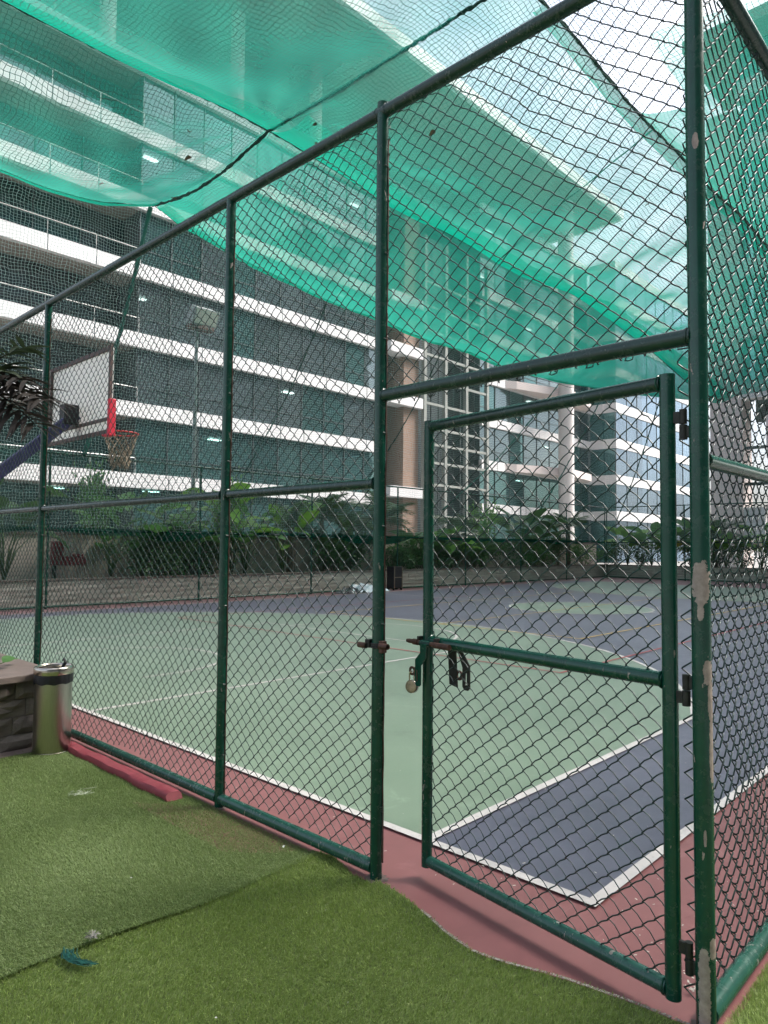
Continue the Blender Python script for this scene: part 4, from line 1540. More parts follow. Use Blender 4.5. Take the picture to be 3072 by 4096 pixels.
for i in range(1):
    prof = [(.0, -.11)] + [(.11 * math.cos(R(-80 + k * 16)), .11 * math.sin(R(-80 + k * 16))) for k in range(11)] + [(.0, .11)]
    bl.lathe(prof, (25.5, 17.08, .125), 20)
bl = bl.build('ball', M['ball'], org=(25.5, 17.08, .125), smooth=True)
tag(bl, 'small tan ball resting on the court edge by the far planter', 'ball')
for i in range(3):
    pts = []
    for k in range(17):
        a = 2 * math.pi * k / 17
        q = Vector((math.cos(a), math.sin(a), 0)) * .1105
        q = Quaternion((1, .3 * i, 0), i * 1.05) @ q
        pts.append(Vector((25.5, 17.08, .125)) + q)
    MB().tube(pts, .003, 4, closed=True).build('seam', M['hinge'], bl)

# flood light
fl = empty('flood_light', (11.35, 18.55, 0), 'grey flood light head on a tall pole beyond the far fence', 'flood light')
MB().tube([(11.35, 18.55, .0), (11.35, 18.55, 8.1)], [.075, .05], 12).build('pole', M['floor_pole'], fl, smooth=True)
rt_ = Matrix.Rotation(R(25), 3, 'X') @ Matrix.Rotation(R(10), 3, 'Z')
MB().box((11.5, 18.45, 8.42), (.95, .32, .55), rot=rt_).build('lamp_head', M['floor_pole'], fl, bevel=.03)
MB().box((11.5, 18.262, 8.36), (.82, .02, .42), rot=rt_).build('lamp_face', M['lamp_glass'], fl)
MB().box((11.45, 18.5, 8.08), (.8, .3, .12)).build('ballast_box', M['board_frame'], fl, bevel=.01)

# ------------------------------------------------------------------ canopy: ropes, shade cloth, netting
ZR = 10.63
EX = [2.4, 4.2, 5.36, 6.38, 7.65, 8.85, 9.11, 9.38, 9.99, 12.5, 15.2, 17.8, 20.4, 22.8, 25.6, 31.3, 35.5, 44]
EZ = [10.45, 10.2, 10.12, 10.08, 10.18, 10.5, 10.63, 10.55, 10.31, 9.98, 9.75, 9.67, 9.50, 9.64, 9.42, 9.55, 9.75, 10.3]
ez_f = lambda x: np.interp(x, EX, EZ)
YB, YCR = 12.25, 5.9
rope_b = lambda x: ZR - .18 * np.sin(np.pi * np.clip((x - 9.11) / 14, -1, 2)) ** 2 + .05 * np.sin(x * .9)
rope_c = lambda x: ZR - .15 * np.sin(np.pi * (x - 9.11) / 12) ** 2 + .04 * np.sin(x * 1.3)


def surf(name, label, xs, ys, zf, mat, cat='shade cloth', group=None):
    X, Y = np.meshgrid(np.asarray(xs), np.asarray(ys), indexing='ij')
    Z = zf(X, Y)
    nx, ny = X.shape
    V = np.stack([X, Y, Z], -1).reshape(-1, 3)
    ids = np.arange(nx * ny).reshape(nx, ny)
    F = np.stack([ids[:-1, :-1], ids[1:, :-1], ids[1:, 1:], ids[:-1, 1:]], -1).reshape(-1, 4)
    org = np.array([V[:, 0].mean(), V[:, 1].mean(), V[:, 2].min()])
    o = link(name, mesh_np(name, V - org, F, smooth=True), mat, None, tuple(org))
    return tag(o, label, cat, group)


def wr(x, y, a=1.0):
    w = .055 * np.sin(x * 1.7 + y * .6) + .04 * np.sin(y * 2.9 + x * .8) + .028 * np.sin(x * 4.3 - y * 3.1 + np.sin(x))
    # tension creases running out from the rope node
    th = np.arctan2(y - YB, x - 9.11)
    rr = np.hypot(y - YB, x - 9.11)
    w = w + .05 * np.sin(th * 17 + np.sin(rr * 1.3)) * np.exp(-rr / 4.5) * np.clip(rr, 0, 1)
    return a * w


def end_pull(x, y, z):
    k = np.clip((x - 24) / 12, 0, 1) ** 1.6
    ze = np.interp(y, [-4, 5.9, 9.4, 11.3, 12.9, 15.5, 17.2], [9.6, 9.3, 9.0, 8.9, 9.0, 9.6, 10.1])
    return z * (1 - k) + ze * k


def z_back(x, y):
    t = np.clip((y - YB) / (FY - .08 - YB), 0, 1)
    S = .30 + .75 * (1 - np.exp(-((x - 9.11) / 1.8) ** 2))
    return end_pull(x, y, rope_b(x) * (1 - t) + ez_f(x) * t - S * 4 * t * (1 - t) * (.8 + .2 * t) + wr(x, y) * 4 * t * (1 - t))


def z_mid(x, y):
    t = np.clip((y - YCR) / (YB - YCR), 0, 1)
    S = .30 + .55 * (1 - np.exp(-((x - 9.11) / 1.8) ** 2))
    return end_pull(x, y, rope_c(x) * (1 - t) + rope_b(x) * t - S * 4 * t * (1 - t) + wr(x, y) * 4 * t * (1 - t))


surf('shade_sheet', 'green shade cloth bay sagging over the far left of the court', np.linspace(2.6, 9.11, 110), np.linspace(YB, FY - .08, 70), z_back, M['shade'], group='overhead shade sheets')
surf('shade_sheet', 'green shade cloth bay sagging above the far fence, right of the rope', np.linspace(9.11, 36, 220), np.linspace(YB, FY - .08, 70), z_back, M['shade_thick'], group='overhead shade sheets')
surf('shade_sheet', 'green shade cloth bay at the top left, against the roof soffit', np.linspace(2.6, 9.11, 110), np.linspace(YCR, YB, 80), z_mid, M['shade'], group='overhead shade sheets')
surf('shade_sheet', 'green shade cloth bay over mid court, behind the gate header', np.linspace(9.11, 36, 220), np.linspace(YCR, YB, 80), z_mid, M['shade'], group='overhead shade sheets')
z_r = lambda x, y: end_pull(x, y, rope_c(x) - .9 * np.clip((YCR - y) / 3, 0, 1) ** .7 * (1 - .3 * np.clip((YCR - y) / 8, 0, 1)) + wr(x, y) * np.clip((YCR - y), 0, 1))
surf('shade_sheet', 'green shade cloth bay at upper right beyond the side fence', np.linspace(13.7, 36, 80), np.linspace(-4, YCR, 50), z_r, M['shade'], group='overhead shade sheets')
surf('shade_sheet', 'small green shade cloth piece at the top right corner beside the open gap', np.linspace(11.3, 13.7, 16), np.linspace(-4, 4.68, 50), z_r, M['shade'], group='overhead shade sheets')
# doubled folds hanging at the ropes
def fold(name, label, xs, y0, w, zf, sgn, amp):
    return surf(name, label, xs, np.linspace(y0, y0 + sgn * w, 8), lambda X, Y: zf(X, Y) - .03 - amp * np.sin(np.pi * np.clip(np.abs(Y - y0) / w, 0, 1)) * (1 + .4 * np.sin(X * 1.1)), M['shade_dense'])


fold('cloth_fold', 'bright doubled fold of shade cloth along the rope at upper left', np.linspace(2.6, 9.11, 60), YB, .7, z_mid, -1, .08)
fold('cloth_fold', 'bright doubled fold of shade cloth hanging along the mid rope behind the gate header', np.linspace(9.2, 36, 110), YB, 1.3, z_mid, -1, .16)
fold('cloth_fold', 'bright doubled hem of shade cloth at the far edge left of the rope node', np.linspace(2.6, 9.05, 60), FY - .09, .5, z_back, -1, .05)
fold('cloth_fold', 'bright doubled hem of shade cloth at the far edge above the office block', np.linspace(9.2, 36, 110), FY - .09, .55, z_back, -1, .06)
fold('cloth_fold', 'narrow doubled green fold along the near rope beside the open sky gap', np.linspace(10.0, 36, 90), YCR, .22, z_mid, 1, .05)


def rope(label, pts, r=.028, mat='rope', nm='net_rope', seed=0):
    rg_ = random.Random(seed)
    P = [Vector(p) for p in pts]
    out_, rs = [], []
    for i in range(len(P) - 1):
        for k in range(8):
            out_.append(P[i].lerp(P[i + 1], k / 8) + Vector((rg_.uniform(-.008, .008), rg_.uniform(-.008, .008), rg_.uniform(-.012, .012))))
            rs.append(r * rg_.uniform(.65, 1.3))
    out_.append(P[-1])
    rs.append(r)
    return tag(MB().tube(out_, rs, 7).build(nm, M[mat], org=tuple(P[0]), smooth=True), label, 'rope', 'ropes carrying the net')


rope('dark rope crossing overhead from the far net corner past the top of the photo', [(9.11, y, ZR - .05 - (.32 * math.sin(math.pi * (y - YB) / 4.95) if y > YB else .12 * math.sin(math.pi * (YB - y) / 10.2))) for y in np.linspace(2.05, 17.2, 28)], .034, seed=1)
rope('dark rope running from upper left behind the gate header', [(x, YB, float(z_mid(np.array(x), np.array(YB))) - .03) for x in np.linspace(2.6, 36, 36)], .022, seed=2)
rope('dark rope along the edge of the open sky gap at upper right', [(x, YCR, float(z_mid(np.array(x), np.array(YCR))) - .03) for x in np.linspace(6, 36, 34)], .030, seed=3)
rope('thin dark rope slanting across the cloth behind the gate header panel', [(21.5, 17.1, 9.6), (19, 14.0, 9.6), (16.8, 11.5, 9.8), (15.2, 8.6, 9.9), (14.6, 5.9, 10.55)], .016, seed=4)
rope('dark rope along the scalloped far edge of the shade cloth', [(x, FY - .08, float(ez_f(x)) - .02) for x in EX[:-1]], .014, seed=5)
for i, (a, b, r_, lab) in enumerate([
    ((9.05, 17.2, 10.5), (7.5, 17.25, 3.75), .05, 'thick green net bundle hanging from the rope node behind the backboard'),
    ((15.4, 17.2, 9.65), (12.3, 17.25, 3.75), .022, 'thin green guy rope slanting down left of the gate post'),
    ((21.6, 17.2, 9.5), (17.3, 17.25, 3.75), .022, 'thin green guy rope slanting down behind the gate post to the far fence'),
    ((30.5, 17.2, 9.5), (21.6, 17.25, 3.0), .03, 'green net gather slanting down behind the gate centre'),
    ((35.2, 17.2, 9.8), (27.5, 17.25, 2.2), .03, 'green net gather slanting down in front of the white column'),
    ((35.4, 14.0, 9.9), (35.4, 16.6, 3.0), .03, 'green net gather slanting down at the far court corner')]):
    A, B = Vector(a), Vector(b)
    rope(lab, [A.lerp(B, t) + Vector((0, 0, -.35 * math.sin(math.pi * t))) for t in np.linspace(0, 1, 8)], r_, 'rope_bundle' if i in (0, 3, 4, 5) else 'rope', seed=20 + i)

# netting
surf('ceiling_net', 'fine knotted netting spread under the shade cloth above the court', np.linspace(2.5, 36, 90), np.linspace(-4, FY - .05, 60),
     lambda X, Y: np.where(Y > YB, z_back(X, Y), np.where(Y > YCR, z_mid(X, Y), rope_c(X))) - .12 + .05 * np.sin(X * .9) * np.sin(Y * 1.1), M['net_top'], 'netting')


def vert_sheet(name, label, pts, z0f, z1f, nz, mat, wob):
    vsx, fs = [], []
    n_ = len(pts)
    for i, (x, y, nx_, ny_) in enumerate(pts):
        for k in range(nz + 1):
            t = k / nz
            z = z0f(i) * (1 - t) + z1f(i) * t
            w = wob * math.sin(i * .8 + t * 5) * math.sin(math.pi * t)
            vsx.append((x + nx_ * w, y + ny_ * w, z))
    for i in range(n_ - 1):
        for k in range(nz):
            a = i * (nz + 1) + k
            fs.append((a, a + nz + 1, a + nz + 2, a + 1))
    return tag(MB().add(vsx, fs).build(name, mat, org=(pts[0][0], pts[0][1], 0), smooth=True), label, 'netting')


xs = np.linspace(2.6, 35.3, 60)
vert_sheet('side_net', 'fine netting curtain hanging over the far fence below the shade cloth', [(x, FY - .02, 0, 1) for x in xs], lambda i: 1.95, lambda i: float(ez_f(xs[i])) - .02, 10, M['net_side'], .10)
ysn = np.linspace(FY - .1, 1.0, 40)
vert_sheet('end_net', 'fine netting curtain at the far right end of the court', [(35.3, y, 1, 0) for y in ysn], lambda i: 1.95, lambda i: 9.7, 10, M['net_end'], .10)

# dry leaves caught on the netting
LFL = ['below the upper left white band', 'hanging beside the rope node', 'just left of the overhead rope', 'beside the second roof column', 'near the left edge of the cloth', 'above the gate post top', 'next to the rope crossing', 'against the roof soffit left of the fascia', 'above the gate header right of centre']
for i, (x, y) in enumerate([(8.1, 13.6), (9.0, 15.8), (9.4, 10.9), (9.75, 11.4), (6.7, 14.8), (12.6, 9.1), (7.6, 12.9), (10.6, 8.7), (16.6, 6.9)]):
    zz = float(z_back(np.array(x), np.array(y)) if y > YB else z_mid(np.array(x), np.array(y))) - .16
    o = link('dry_leaf', leaf_mesh('dry_leaf', 5, .6, .3, .3, wave=.05), M['dead_leaf'], None, (x, y, zz))
    o.rotation_euler = (R(random.uniform(-30, 30)), R(random.uniform(-20, 20)), random.uniform(0, 6))
    s = random.uniform(.10, .19)
    o.scale = (s, s, s)
    tag(o, 'dry brown leaf caught in the netting overhead, ' + LFL[i], 'leaf', 'dry leaves caught overhead')

# ------------------------------------------------------------------ planting
LEAFS = [leaf_mesh('broad_leaf_a', 7, .60, .2, .3), leaf_mesh('broad_leaf_b', 7, .7, .15, .45), leaf_mesh('broad_leaf_c', 7, .5, .25, .2)]
LEAFM = {}
for key in ('leaf', 'leaf_light', 'leaf_dark', 'leaf_yellow'):
    LEAFM[key] = []
    for me in LEAFS:
        c = me.copy()
        c.materials.append(M[key])
        LEAFM[key].append(c)


def aim(o, loc, dvec, roll=0, s=1):
    q = Vector(dvec).to_track_quat('X', 'Z')
    o.rotation_mode = 'QUATERNION'
    o.rotation_quaternion = q @ Quaternion((1, 0, 0), roll)
    o.location = loc
    o.scale = (s, s, s)


def broad_plant(loc, h, nl, L, key, label, seed, lean=.35, nm='broadleaf_plant', up=.6):
    rg_ = random.Random(seed)
    root = empty(nm, loc, label, 'plant', 'broad-leaved plants in the planters')
    mb_ = MB()
    for i in range(nl):
        az = 2 * math.pi * i / nl + rg_.uniform(-.4, .4)
        hh = h * rg_.uniform(.45, 1.0)
        out_ = lean * h * rg_.uniform(.4, 1.1)
        tip = Vector((math.cos(az) * out_, math.sin(az) * out_, hh))
        mid_ = Vector((tip.x * .35, tip.y * .35, hh * .6))
        mb_.tube([(0, 0, -.02), mid_, tip], [.018, .013, .008], 5)
        o = link('leaf', rg_.choice(LEAFM[key]), None, root)
        d = Vector((math.cos(az), math.sin(az), rg_.uniform(up - .7, up + .5)))
        aim(o, tip, d, rg_.uniform(-.5, .5), L * rg_.uniform(.7, 1.15))
    link('stems', mb_.mesh('stems', smooth=True), M['stem'], root)
    return root


def frond_mesh(name, n=26, ll=.42, droop=.55, wid=.02, seed=0, curl=.3, dead=False):
    rg_ = random.Random(seed)
    vsx, fs = [], []
    def pt(t): return Vector((t * (1 - .18 * droop * t), 0, .25 * t - droop * t * t))
    mb_ = MB()
    mb_.tube([pt(i / 8) for i in range(9)], [.014 * (1 - .8 * i / 8) for i in range(9)], 4)
    for i in range(n):
        t = .14 + .84 * i / (n - 1)
        p = pt(t)
        L = ll * (math.sin(math.pi * (.12 + .80 * t)) ** .7) * rg_.uniform(.8, 1.1)
        for s in (-1, 1):
            d = Vector((.55 + .3 * t, s * 1.0, rg_.uniform(-.1, .3))).normalized()
            w = Vector((1, 0, 0)).cross(d).normalized() * 0 + Vector((.9, -s * .4, 0)) * wid * .5
            mid_ = p + d * L * .5
            end = p + d * L + Vector((0, 0, -curl * L * rg_.uniform(.4, 1.6)))
            mb_.add([p - w * .6, p + w * .6, mid_ + w, mid_ - w, end], [(0, 1, 2, 3), (3, 2, 4)])
    return mb_.mesh(name)


FRN = [frond_mesh('frond_a', 28, .40, .5, .03, 1), frond_mesh('frond_b', 28, .36, .8, .03, 2), frond_mesh('frond_c', 24, .42, .3, .03, 3)]
for me in FRN: me.materials.append(M['frond'])


def palm(loc, trunk_h, nf, fl_, label, seed, r_=.09):
    rg_ = random.Random(seed)
    root = empty('palm', loc, label, 'palm', 'palms in the planters')
    mb_ = MB()
    k = 9
    mb_.tube([(rg_.uniform(-.02, .02), rg_.uniform(-.02, .02), trunk_h * i / k - .02) for i in range(k + 1)], [r_ * (1.15 - .35 * i / k) * (1 + .08 * (i % 2)) for i in range(k + 1)], 9)
    link('trunk', mb_.mesh('trunk', smooth=True), M['bark'], root)
    for i in range(nf):
        az = i * 2.4 + rg_.uniform(-.3, .3)
        el = rg_.uniform(-.1, 1.4)
        o = link('frond', rg_.choice(FRN), None, root)
        aim(o, (0, 0, trunk_h - .03), (math.cos(az), math.sin(az), el), rg_.uniform(-.4, .4), fl_ * rg_.uniform(.75, 1.1))
    return root


def shrub(loc, h, w, n, key, label, seed, ls=.13):
    rg_ = np.random.default_rng(seed)
    root = empty('shrub', loc, label, 'shrub', 'shrubs in the planters')
    nc = 14
    cen = np.stack([rg_.normal(0, w * .28, nc), rg_.normal(0, .22, nc), h * rg_.uniform(.25, .95, nc)], -1)
    ci = rg_.integers(0, nc, n)
    P = cen[ci] + rg_.normal(0, 1, (n, 3)) * np.array([w * .13, .14, h * .12])
    P[:, 2] = np.clip(P[:, 2], .03, None)
    d = rg_.normal(0, 1, (n, 3)) + (P - np.array([0, 0, h * .3])) * 1.6
    d /= np.linalg.norm(d, axis=1, keepdims=True)
    sdv = np.cross(d, rg_.normal(0, 1, (n, 3)))
    sdv /= np.linalg.norm(sdv, axis=1, keepdims=True)
    L = (ls * rg_.uniform(.6, 1.3, n))[:, None]
    V = np.stack([P, P + d * L * .5 + sdv * L * .22, P + d * L, P + d * L * .5 - sdv * L * .22], 1).reshape(-1, 3)
    F = np.arange(n * 4).reshape(n, 4)
    o = link('foliage', mesh_np('foliage', V, F), M[key], root)
    o['kind'] = 'stuff'
    mb_ = MB()
    for c in cen:
        mb_.tube([(c[0] * .2, c[1] * .2, -.02), (c[0] * .6, c[1] * .6, c[2] * .55), tuple(c)], [.016, .011, .006], 4)
    link('stems', mb_.mesh('stems'), M['bark'], root)
    return root


SZ = .64
ORD = ['first', 'second', 'third', 'fourth', 'fifth', 'sixth', 'seventh', 'eighth', 'ninth', 'tenth', 'eleventh', 'twelfth', 'thirteenth', 'fourteenth', 'fifteenth', 'sixteenth', 'seventeenth', 'eighteenth']
# far side, left to right
bp = [(6.0, 2.3, 'leaf_dark', .95), (8.7, 1.5, 'leaf', .75), (9.6, 2.2, 'leaf', .95), (10.8, 1.7, 'leaf', .8), (12.0, 2.5, 'leaf_light', .95), (13.0, 2.0, 'leaf', .85), (14.3, 2.0, 'leaf_light', .9), (20.6, 1.3, 'leaf', .75), (21.8, 1.4, 'leaf', .8), (23.3, 1.5, 'leaf_light', .9), (25.0, 1.3, 'leaf_dark', .8), (28.8, 2.5, 'leaf_dark', 1.35), (30.6, 2.2, 'leaf_dark', 1.3)]
for i, (x, h, key, L) in enumerate(bp):
    broad_plant((x, 18.2 + random.uniform(-.25, .3), SZ), h, 13, L, key, '%s broad-leaved plant from the left in the far side planter' % ORD[i], 100 + i)
sh_ = [(5.0, .9, 1.3), (9.5, 1.1, 1.2), (10.5, 1.15, 1.6), (11.6, 1.2, 1.5), (16.6, 1.15, 1.2), (19.6, .8, 1.0), (21.2, .95, 1.6), (22.8, 1.0, 1.8), (24.6, 1.1, 1.8), (26.8, 1.2, 1.9), (29.2, 1.2, 2.1), (31.6, 1.25, 2.2), (34.2, 1.3, 2.2)]
for i, (x, h, w) in enumerate(sh_):
    shrub((x, 18.0 + random.uniform(-.2, .2), SZ), h, w, 1300, 'leaf_dark' if i % 2 else 'leaf', '%s small-leaved shrub from the left in the far side planter' % ORD[i], 200 + i)
for (x, y, h, w, key, lab) in [(8.95, 19.8, 2.75, .85, 'leaf', 'tall rounded green bush behind the far fence, below the hoop'), (12.75, 18.6, 2.6, .8, 'leaf_light', 'tall light green bush in the far side planter left of the gate post'), (26.2, 18.7, 2.6, .9, 'leaf_light', 'tall light green bush behind the gate, right of the stair tower'), (17.0, 18.0, 1.25, .95, 'leaf_dark', 'spiky dark bush beside the plastic heap in the far planter')]:
    shrub((x, y, SZ), h, w, 1500, key, lab, int(x * 10), .15)
for i, (x, th_, nf, fl_) in enumerate([(14.9, 1.5, 16, 1.2), (16.3, 1.9, 16, 1.4), (17.6, 1.5, 18, 1.3), (19.4, 1.9, 18, 1.5), (24.0, 1.6, 14, 1.2), (33.5, 2.0, 14, 1.4)]):
    palm((x, 18.35, SZ), th_, nf, fl_, '%s feathery palm from the left in the far side planter' % ORD[i], 300 + i)
# far end
ke = ['leaf_light', 'leaf', 'leaf_light', 'leaf', 'leaf_light', 'leaf_light', 'leaf']
for i, y in enumerate([16.6, 15.3, 14.2, 13.0, 11.6, 10.0, 8.2]):
    broad_plant((36.7, y, SZ), random.uniform(1.5, 2.1), 13, 1.0, ke[i], '%s tall broad-leaved plant from the left in the end planter' % ORD[i], 400 + i, up=.9)
for i, y in enumerate([17.2, 15.8, 14.4, 13.2, 12.0, 10.8, 9.4, 7.8, 6.0]):
    shrub((36.5, y, SZ), 1.25, 2.0, 900, 'leaf_dark', '%s dark shrub from the left in the end planter' % ORD[i], 500 + i)
broad_plant((36.4, 14.0, SZ), 1.1, 5, .8, 'leaf_yellow', 'small yellowing plant in the end planter left of the corner post', 450, nm='yellow_plant')
palm((37.0, 12.2, SZ), 1.6, 14, 1.5, 'feathery palm in the end planter left of the gate stile', 460)

# near palm hanging in at the left edge
np_root = empty('near_palm', (1.62, 6.75, PLH), 'dark near palm with drooping dried fronds at the left edge', 'palm')
mb = MB()
mb.tube([(1.62, 6.75, PLH - .02), (1.60, 6.72, 1.4), (1.75, 6.82, 2.2), (1.98, 6.98, 2.97)], [.09, .08, .07, .06], 10)
mb.build('trunk', M['bark'], np_root, smooth=True)


def near_frond(base, dirv, L, ll, wid, droop, seed, mat, n=22):
    rg_ = random.Random(seed)
    base, dirv = Vector(base), Vector(dirv).normalized()
    side = dirv.cross(Vector((0, 0, 1))).normalized()
    mb_ = MB()
    pt = lambda t: base + dirv * L * t + Vector((0, 0, -droop * L * t * t))
    mb_.tube([pt(i / 8) for i in range(9)], [.012 * (1 - .75 * i / 8) for i in range(9)], 5)
    for i in range(n):
        t = .15 + .85 * i / (n - 1)
        p = pt(t)
        for s in (-1, 1):
            Lq = ll * rg_.uniform(.7, 1.1) * (.6 + .4 * math.sin(math.pi * t))
            d = (side * s * rg_.uniform(.5, 1) + dirv * rg_.uniform(.5, .95) + Vector((0, 0, rg_.uniform(-.2, .25)))).normalized()
            w = d.cross(Vector((rg_.uniform(-.5, .5), rg_.uniform(-.5, .5), 1))).normalized() * wid
            dr = rg_.uniform(.3, 1.4)
            pts = [p + d * Lq * k / 4 + Vector((0, 0, -dr * Lq * .55 * (k / 4) ** 2)) for k in range(5)]
            ws = [.35, .9, 1, .75, .05]
            vsx = []
            for q, ww in zip(pts, ws):
                vsx += [q - w * ww, q + w * ww]
            mb_.add(vsx, [(2 * k, 2 * k + 1, 2 * k + 3, 2 * k + 2) for k in range(4)])
    return mb_.build('frond', mat, np_root)


top = (1.98, 6.98, 2.96)
near_frond(top, (.17, -1, -.02), 1.22, .42, .020, .20, 1, M['frond_dead'], 34)
near_frond(top, (.15, -.9, -.14), 1.12, .46, .020, .26, 2, M['frond_dead'], 30)
near_frond(top, (.10, -1, .06), 1.10, .40, .020, .16, 7, M['frond_dead'], 28)
near_frond(top, (.12, -1, .40), 1.05, .38, .020, .20, 3, M['frond_near'], 22)
near_frond(top, (-.02, -1, .30), 1.05, .38, .020, .34, 4, M['frond_near'], 22)
near_frond(top, (-.8, -.4, .8), 1.1, .35, .015, .4, 5, M['frond_near'], 18)
near_frond(top, (-.5, .7, .7), 1.1, .35, .015, .4, 6, M['frond_near'], 18)

# ------------------------------------------------------------------ office building
LV = [5.10 + 3.965 * i for i in range(7)]          # centres of the white slab bands
BH = .82
bld = empty('office_building', (30, 37, 0), 'long white-banded glass office block with a deep roof on columns', 'building')


def pane_mesh(w, h, key):
    me = bpy.data.meshes.new('pane')
    me.from_pydata([(-w / 2, 0, -h / 2), (w / 2, 0, -h / 2), (w / 2, 0, h / 2), (-w / 2, 0, h / 2)], [], [(0, 1, 2, 3)])
    me.materials.append(M[key])
    me.update()
    return me


def facade(root, x0, x1, y, levels, recess, key_fn, pw, z_low=0.0, rails=False, depth=9, lights=8, seed=0, band_mat='white_paint', panes=True):
    rg_ = random.Random(seed)
    O = ORG[root.name]
    n_ = max(1, round((x1 - x0) / pw))
    pw = (x1 - x0) / n_
    PM = {}
    for li, zc in enumerate(levels):
        MB().bounds(x0, x1, y, y + .35, zc - BH / 2, zc + BH / 2).build('slab_band', M[band_mat], root)
        MB().bounds(x0, x1, y + .352, y + depth, zc - BH / 2 + .05, zc - .05).build('floor_slab', M['soffit'] if recess > 1 else M['ceiling_in'], root)
        jb = MB()
        for k in range(1, n_):
            jb.bounds(x0 + pw * k - .018, x0 + pw * k + .018, y - .012, y - .002, zc - BH / 2, zc + BH / 2)
        if n_ > 1:
            jb.build('panel_joints', M['mullion'], root)['kind'] = 'stuff'
        if rails:
            mbr = MB()
            mbr.tube([(x0, y + .1, zc + BH / 2 + .85), (x1, y + .1, zc + BH / 2 + .85)], .03, 6)
            for k in range(n_ + 1):
                xx = x0 + pw * k
                mbr.tube([(xx, y + .1, zc + BH / 2), (xx, y + .1, zc + BH / 2 + .85)], .022, 5)
            mbr.build('balcony_rail', M['rail_steel'], root)
    zz = [z_low - BH / 2] + list(levels)
    mm = MB()
    for li in range(len(zz) - 1):
        za, zb = zz[li] + BH / 2, zz[li + 1] - BH / 2
        h = zb - za
        yg = y + recess
        for k in range(n_):
            key = key_fn(li, k, rg_)
            q = (round(h, 2), key)
            if q not in PM:
                PM[q] = pane_mesh(pw, h - .01, key)
            o = link('pane', PM[q], None, root)
            o.location = Vector((x0 + pw * (k + .5), yg + .002 * ((k * 7 + li * 3) % 5), (za + zb) / 2)) - O
            o.rotation_euler = (rg_.uniform(-.006, .006), 0, rg_.uniform(-.012, .012))
            mm.bounds(x0 + pw * k - .03, x0 + pw * k + .03, yg - .06, yg + .06, za, zb)
        mm.bounds(x0, x1, yg - .04, yg + .05, za + h * .3 - .025, za + h * .3 + .025)
        # office interior
        MB().bounds(x0, x1, y + depth - .3, y + depth, za, zb).build('interior_wall', M['interior'], root)
        for xx in (x0 + .06, x1 - .06):
            MB().bounds(xx - .05, xx + .05, yg + .1, y + depth - .31, za, zb).build('interior_wall', M['interior'], root)
        for k in range(lights):
            xx = rg_.uniform(x0 + 1, x1 - 1)
            yy = yg + rg_.uniform(1.0, 3.5)
            MB().box((xx, yy, zb - .06), (.9, .35, .04)).build('ceiling_light', M['ceil_light'], root)
    mm.build('mullion', M['mullion'], root)['kind'] = 'stuff'


XL, XM, XR_ = -4.0, 19.0, 39.2
tealf = lambda li, k, rg_: 'glass_teal' if (li in (0, 1) or rg_.random() < .28) else 'glass'
facade(bld, XL, XM, 37.0, LV, 2.2, tealf, 2.55, rails=True, lights=2, seed=1)
facade(bld, XM + .01, XR_, 37.0, LV, .30, tealf, 2.02, lights=1, seed=2)
facade(bld, 52.2, 69.4, 37.2, LV + [LV[-1] + 3.965], .30, tealf, 2.3, lights=1, seed=3)
facade(bld, 69.41, 73.0, 37.2, LV + [LV[-1] + 3.965], .30, tealf, 2.3, lights=1, seed=4)
# brick pier zone beside the stair tower
for zc in (5.8, 13.0, 17.0, 21.0):
    MB().bounds(XR_, 43.0, 36.4, 37.6, zc - BH / 2, zc + BH / 2).build('slab_band', M['white_paint'], bld)
MB().bounds(41.2, 43.0, 36.9, 39.0, 0, 29).build('brick_pier', M['brick_tan'], bld)
mbp = MB()
for z in np.arange(.3, 22, .38):
    mbp.bounds(41.19, 43.01, 36.885, 36.9, z, z + .03)
mbp.build('brick_joints', M['soffit'], bld)['kind'] = 'stuff'
MB().bounds(XR_, 41.2, 39.5, 39.7, 0, 29).build('recess_wall', M['interior'], bld)
# stair tower steel frame
tw = MB()
for x in (43.3, 46.0, 48.9, 52.0):
    MB().bounds(x - .16, x + .16, 36.4, 36.72, 0, 27).build('tower_column', M['steel_frame'], bld)
for z in (2.7, 4.0, 6.6, 8.4, 9.9, 11.2, 13.2, 15.2, 17.2, 19.2, 21.2, 23.2):
    MB().bounds(43.2, 52.1, 36.45, 36.62, z - .10, z + .10).build('tower_beam', M['steel_frame'], bld)
MB().bounds(43.2, 52.1, 39.5, 39.7, 0, 29).build('tower_wall', M['mullion'], bld)
mbt = MB()
for x in np.arange(44, 52, 1.0):
    mbt.bounds(x - .03, x + .03, 37.2, 37.3, 0, 27)
mbt.build('tower_glazing_bars', M['mullion'], bld)['kind'] = 'stuff'
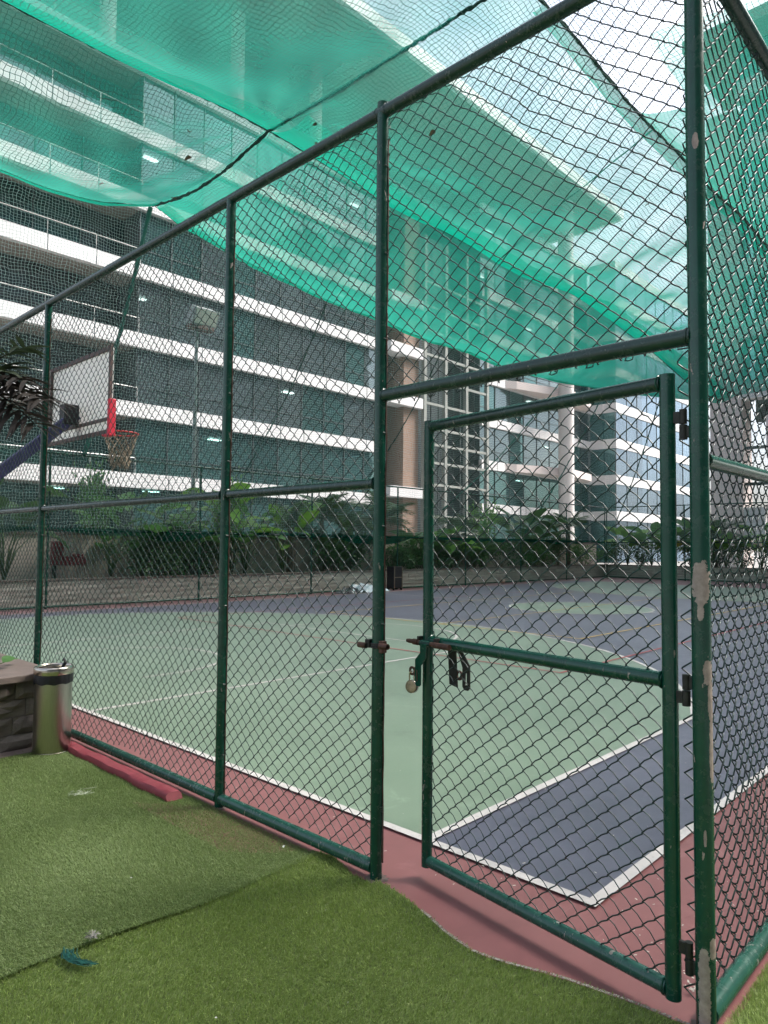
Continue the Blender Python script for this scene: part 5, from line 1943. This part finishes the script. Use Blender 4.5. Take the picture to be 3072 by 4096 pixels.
# forward wing with bright blue glazing
LVW = LV + [LV[-1] + 3.965]
for zc in LVW:
    MB().bounds(73.0, 98, 34.2, 34.5, zc - BH / 2 - .1, zc + BH / 2 + .1).build('slab_band', M['white_paint'], bld)
    MB().bounds(72.99, 73.35, 34.5, 37.2, zc - BH / 2 - .1, zc + BH / 2 + .1).build('slab_band', M['white_paint'], bld)
PMB = {}
zz = [-BH / 2] + LVW
mm = MB()
for li in range(8):
    za, zb = zz[li] + BH / 2, zz[li + 1] - BH / 2 - .1
    if li: za += .1
    for k in range(9):
        xx = 73.1 + 2.76 * (k + .5)
        q = ('b', round(zb - za, 2))
        if q not in PMB: PMB[q] = pane_mesh(2.76, zb - za, 'glass_blue')
        o = link('pane', PMB[q], None, bld)
        o.location = Vector((xx, 34.32, (za + zb) / 2)) - ORG[bld.name]
        o.rotation_euler = (random.uniform(-.004, .004), 0, random.uniform(-.01, .01))
        mm.bounds(xx - 1.41, xx - 1.35, 34.27, 34.36, za, zb)
    q = ('d', round(zb - za, 2))
    if q not in PMB: PMB[q] = pane_mesh(2.9, zb - za, 'glass_teal')
    o = link('pane', PMB[q], None, bld)
    o.location = Vector((73.1, 35.85, (za + zb) / 2)) - ORG[bld.name]
    o.rotation_euler = (0, 0, R(90))
mm.build('mullion', M['mullion'], bld)['kind'] = 'stuff'
MB().bounds(73.4, 98, 42, 42.3, 0, 33).build('interior_wall', M['interior'], bld)
# balconies reaching to the tall column
for zc in (LV[1], LV[3]):
    MB().prism([(56, 37.18), (72.0, 37.18), (70.0, 35.6), (64.0, 34.6), (57.0, 36.6)], (0, 0, zc), (1, 0, 0), (0, 1, 0), (0, 0, 1), BH * .9).build('balcony', M['pink_wall'], bld)
# roof and columns
MB().bounds(-10, 69.5, 32.0, 52, 36.0, 36.85).build('roof', M['soffit'], bld)
MB().bounds(-10, 69.6, 31.6, 31.995, 35.95, 36.95).build('roof_fascia', M['white_paint'], bld)
MB().bounds(69.5, 69.9, 32.0, 52, 35.95, 36.95).build('roof_fascia', M['white_paint'], bld)
for x, z0 in ((8.3, 28.9), (16.9, 28.9), (25.5, 28.9), (32.2, 28.9)):
    MB().tube([(x, 34.9 + 2.6, z0), (x, 34.9 + 2.6, 36.0)], .45, 20).build('column', M['column_white'], bld, smooth=True)
MB().tube([(62.6, 34.5, 0), (62.6, 34.5, 36.0)], .75, 24).build('column', M['column_white'], bld, smooth=True)
MB().bounds(-10, 69.4, 44.0, 44.3, 28.9, 36.0).build('upper_wall', M['pink_wall'], bld)

# ------------------------------------------------------------------ end building at right
eb = empty('end_building', (48, 5, 0), 'pinkish rendered building with white bands at the right edge behind the side fence', 'building')
MB().bounds(47.6, 49.6, 14.0, 15.9, 0, 30).build('pier', M['pink_wall'], eb)
MB().bounds(47.6, 49.6, -2, 12.6, 7.2, 9.9).build('upper_wall', M['pink_wall'], eb)
MB().bounds(48.0, 49.6, -2, 11.4, 0, 7.2).build('lower_wall', M['column_white'], eb)
for z in (4.0, 5.6, 7.9):
    MB().bounds(48.1, 48.4, 12.4, 14.0, z, z + .18).build('beam', M['mullion'], eb)
MB().bounds(47.8, 48.2, 12.8, 14.2, 2.2, 4.2).build('parapet', M['white_paint'], eb)
for i in range(6):
    zc = 11.0 + i * 3.9
    MB().bounds(47.4, 48.4, -25, 14.0, zc, zc + 1.1).build('slab_band', M['white_paint'], eb)
    me = None
for i in range(6):
    for k in range(13):
        q = ('e', 0)
        if q not in PMB: PMB[q] = pane_mesh(2.95, 2.75, 'glass_teal')
        o = link('pane', PMB[q], None, eb)
        o.location = Vector((48.2, 12.5 - 3 * k, 12.15 + i * 3.9 + 1.35)) - ORG[eb.name]
        o.rotation_euler = (0, 0, R(90))
MB().bounds(50.6, 51, -25, 14, 10, 34).build('interior_wall', M['interior'], eb)
MB().bounds(46.5, 55, -25, 17, 34.5, 35.3).build('roof', M['soffit'], eb)

# ------------------------------------------------------------------ block across the courtyard behind the viewer (mirrored in the glass)
ob = empty('opposite_block', (20, -40, 0), 'banded office block across the courtyard, mirrored in the office glass', 'building')
MB().bounds(-80, 120, -52, -40.6, 0, 64).build('wall', plain('grey_teal_cladding', (.20, .245, .26), .5, 0, .3, .12), ob)
for i in range(15):
    zc = 4.6 + 3.965 * i
    MB().bounds(-80, 120, -40.6, -40.0, zc - .45, zc + .45).build('slab_band', M['soffit'], ob)
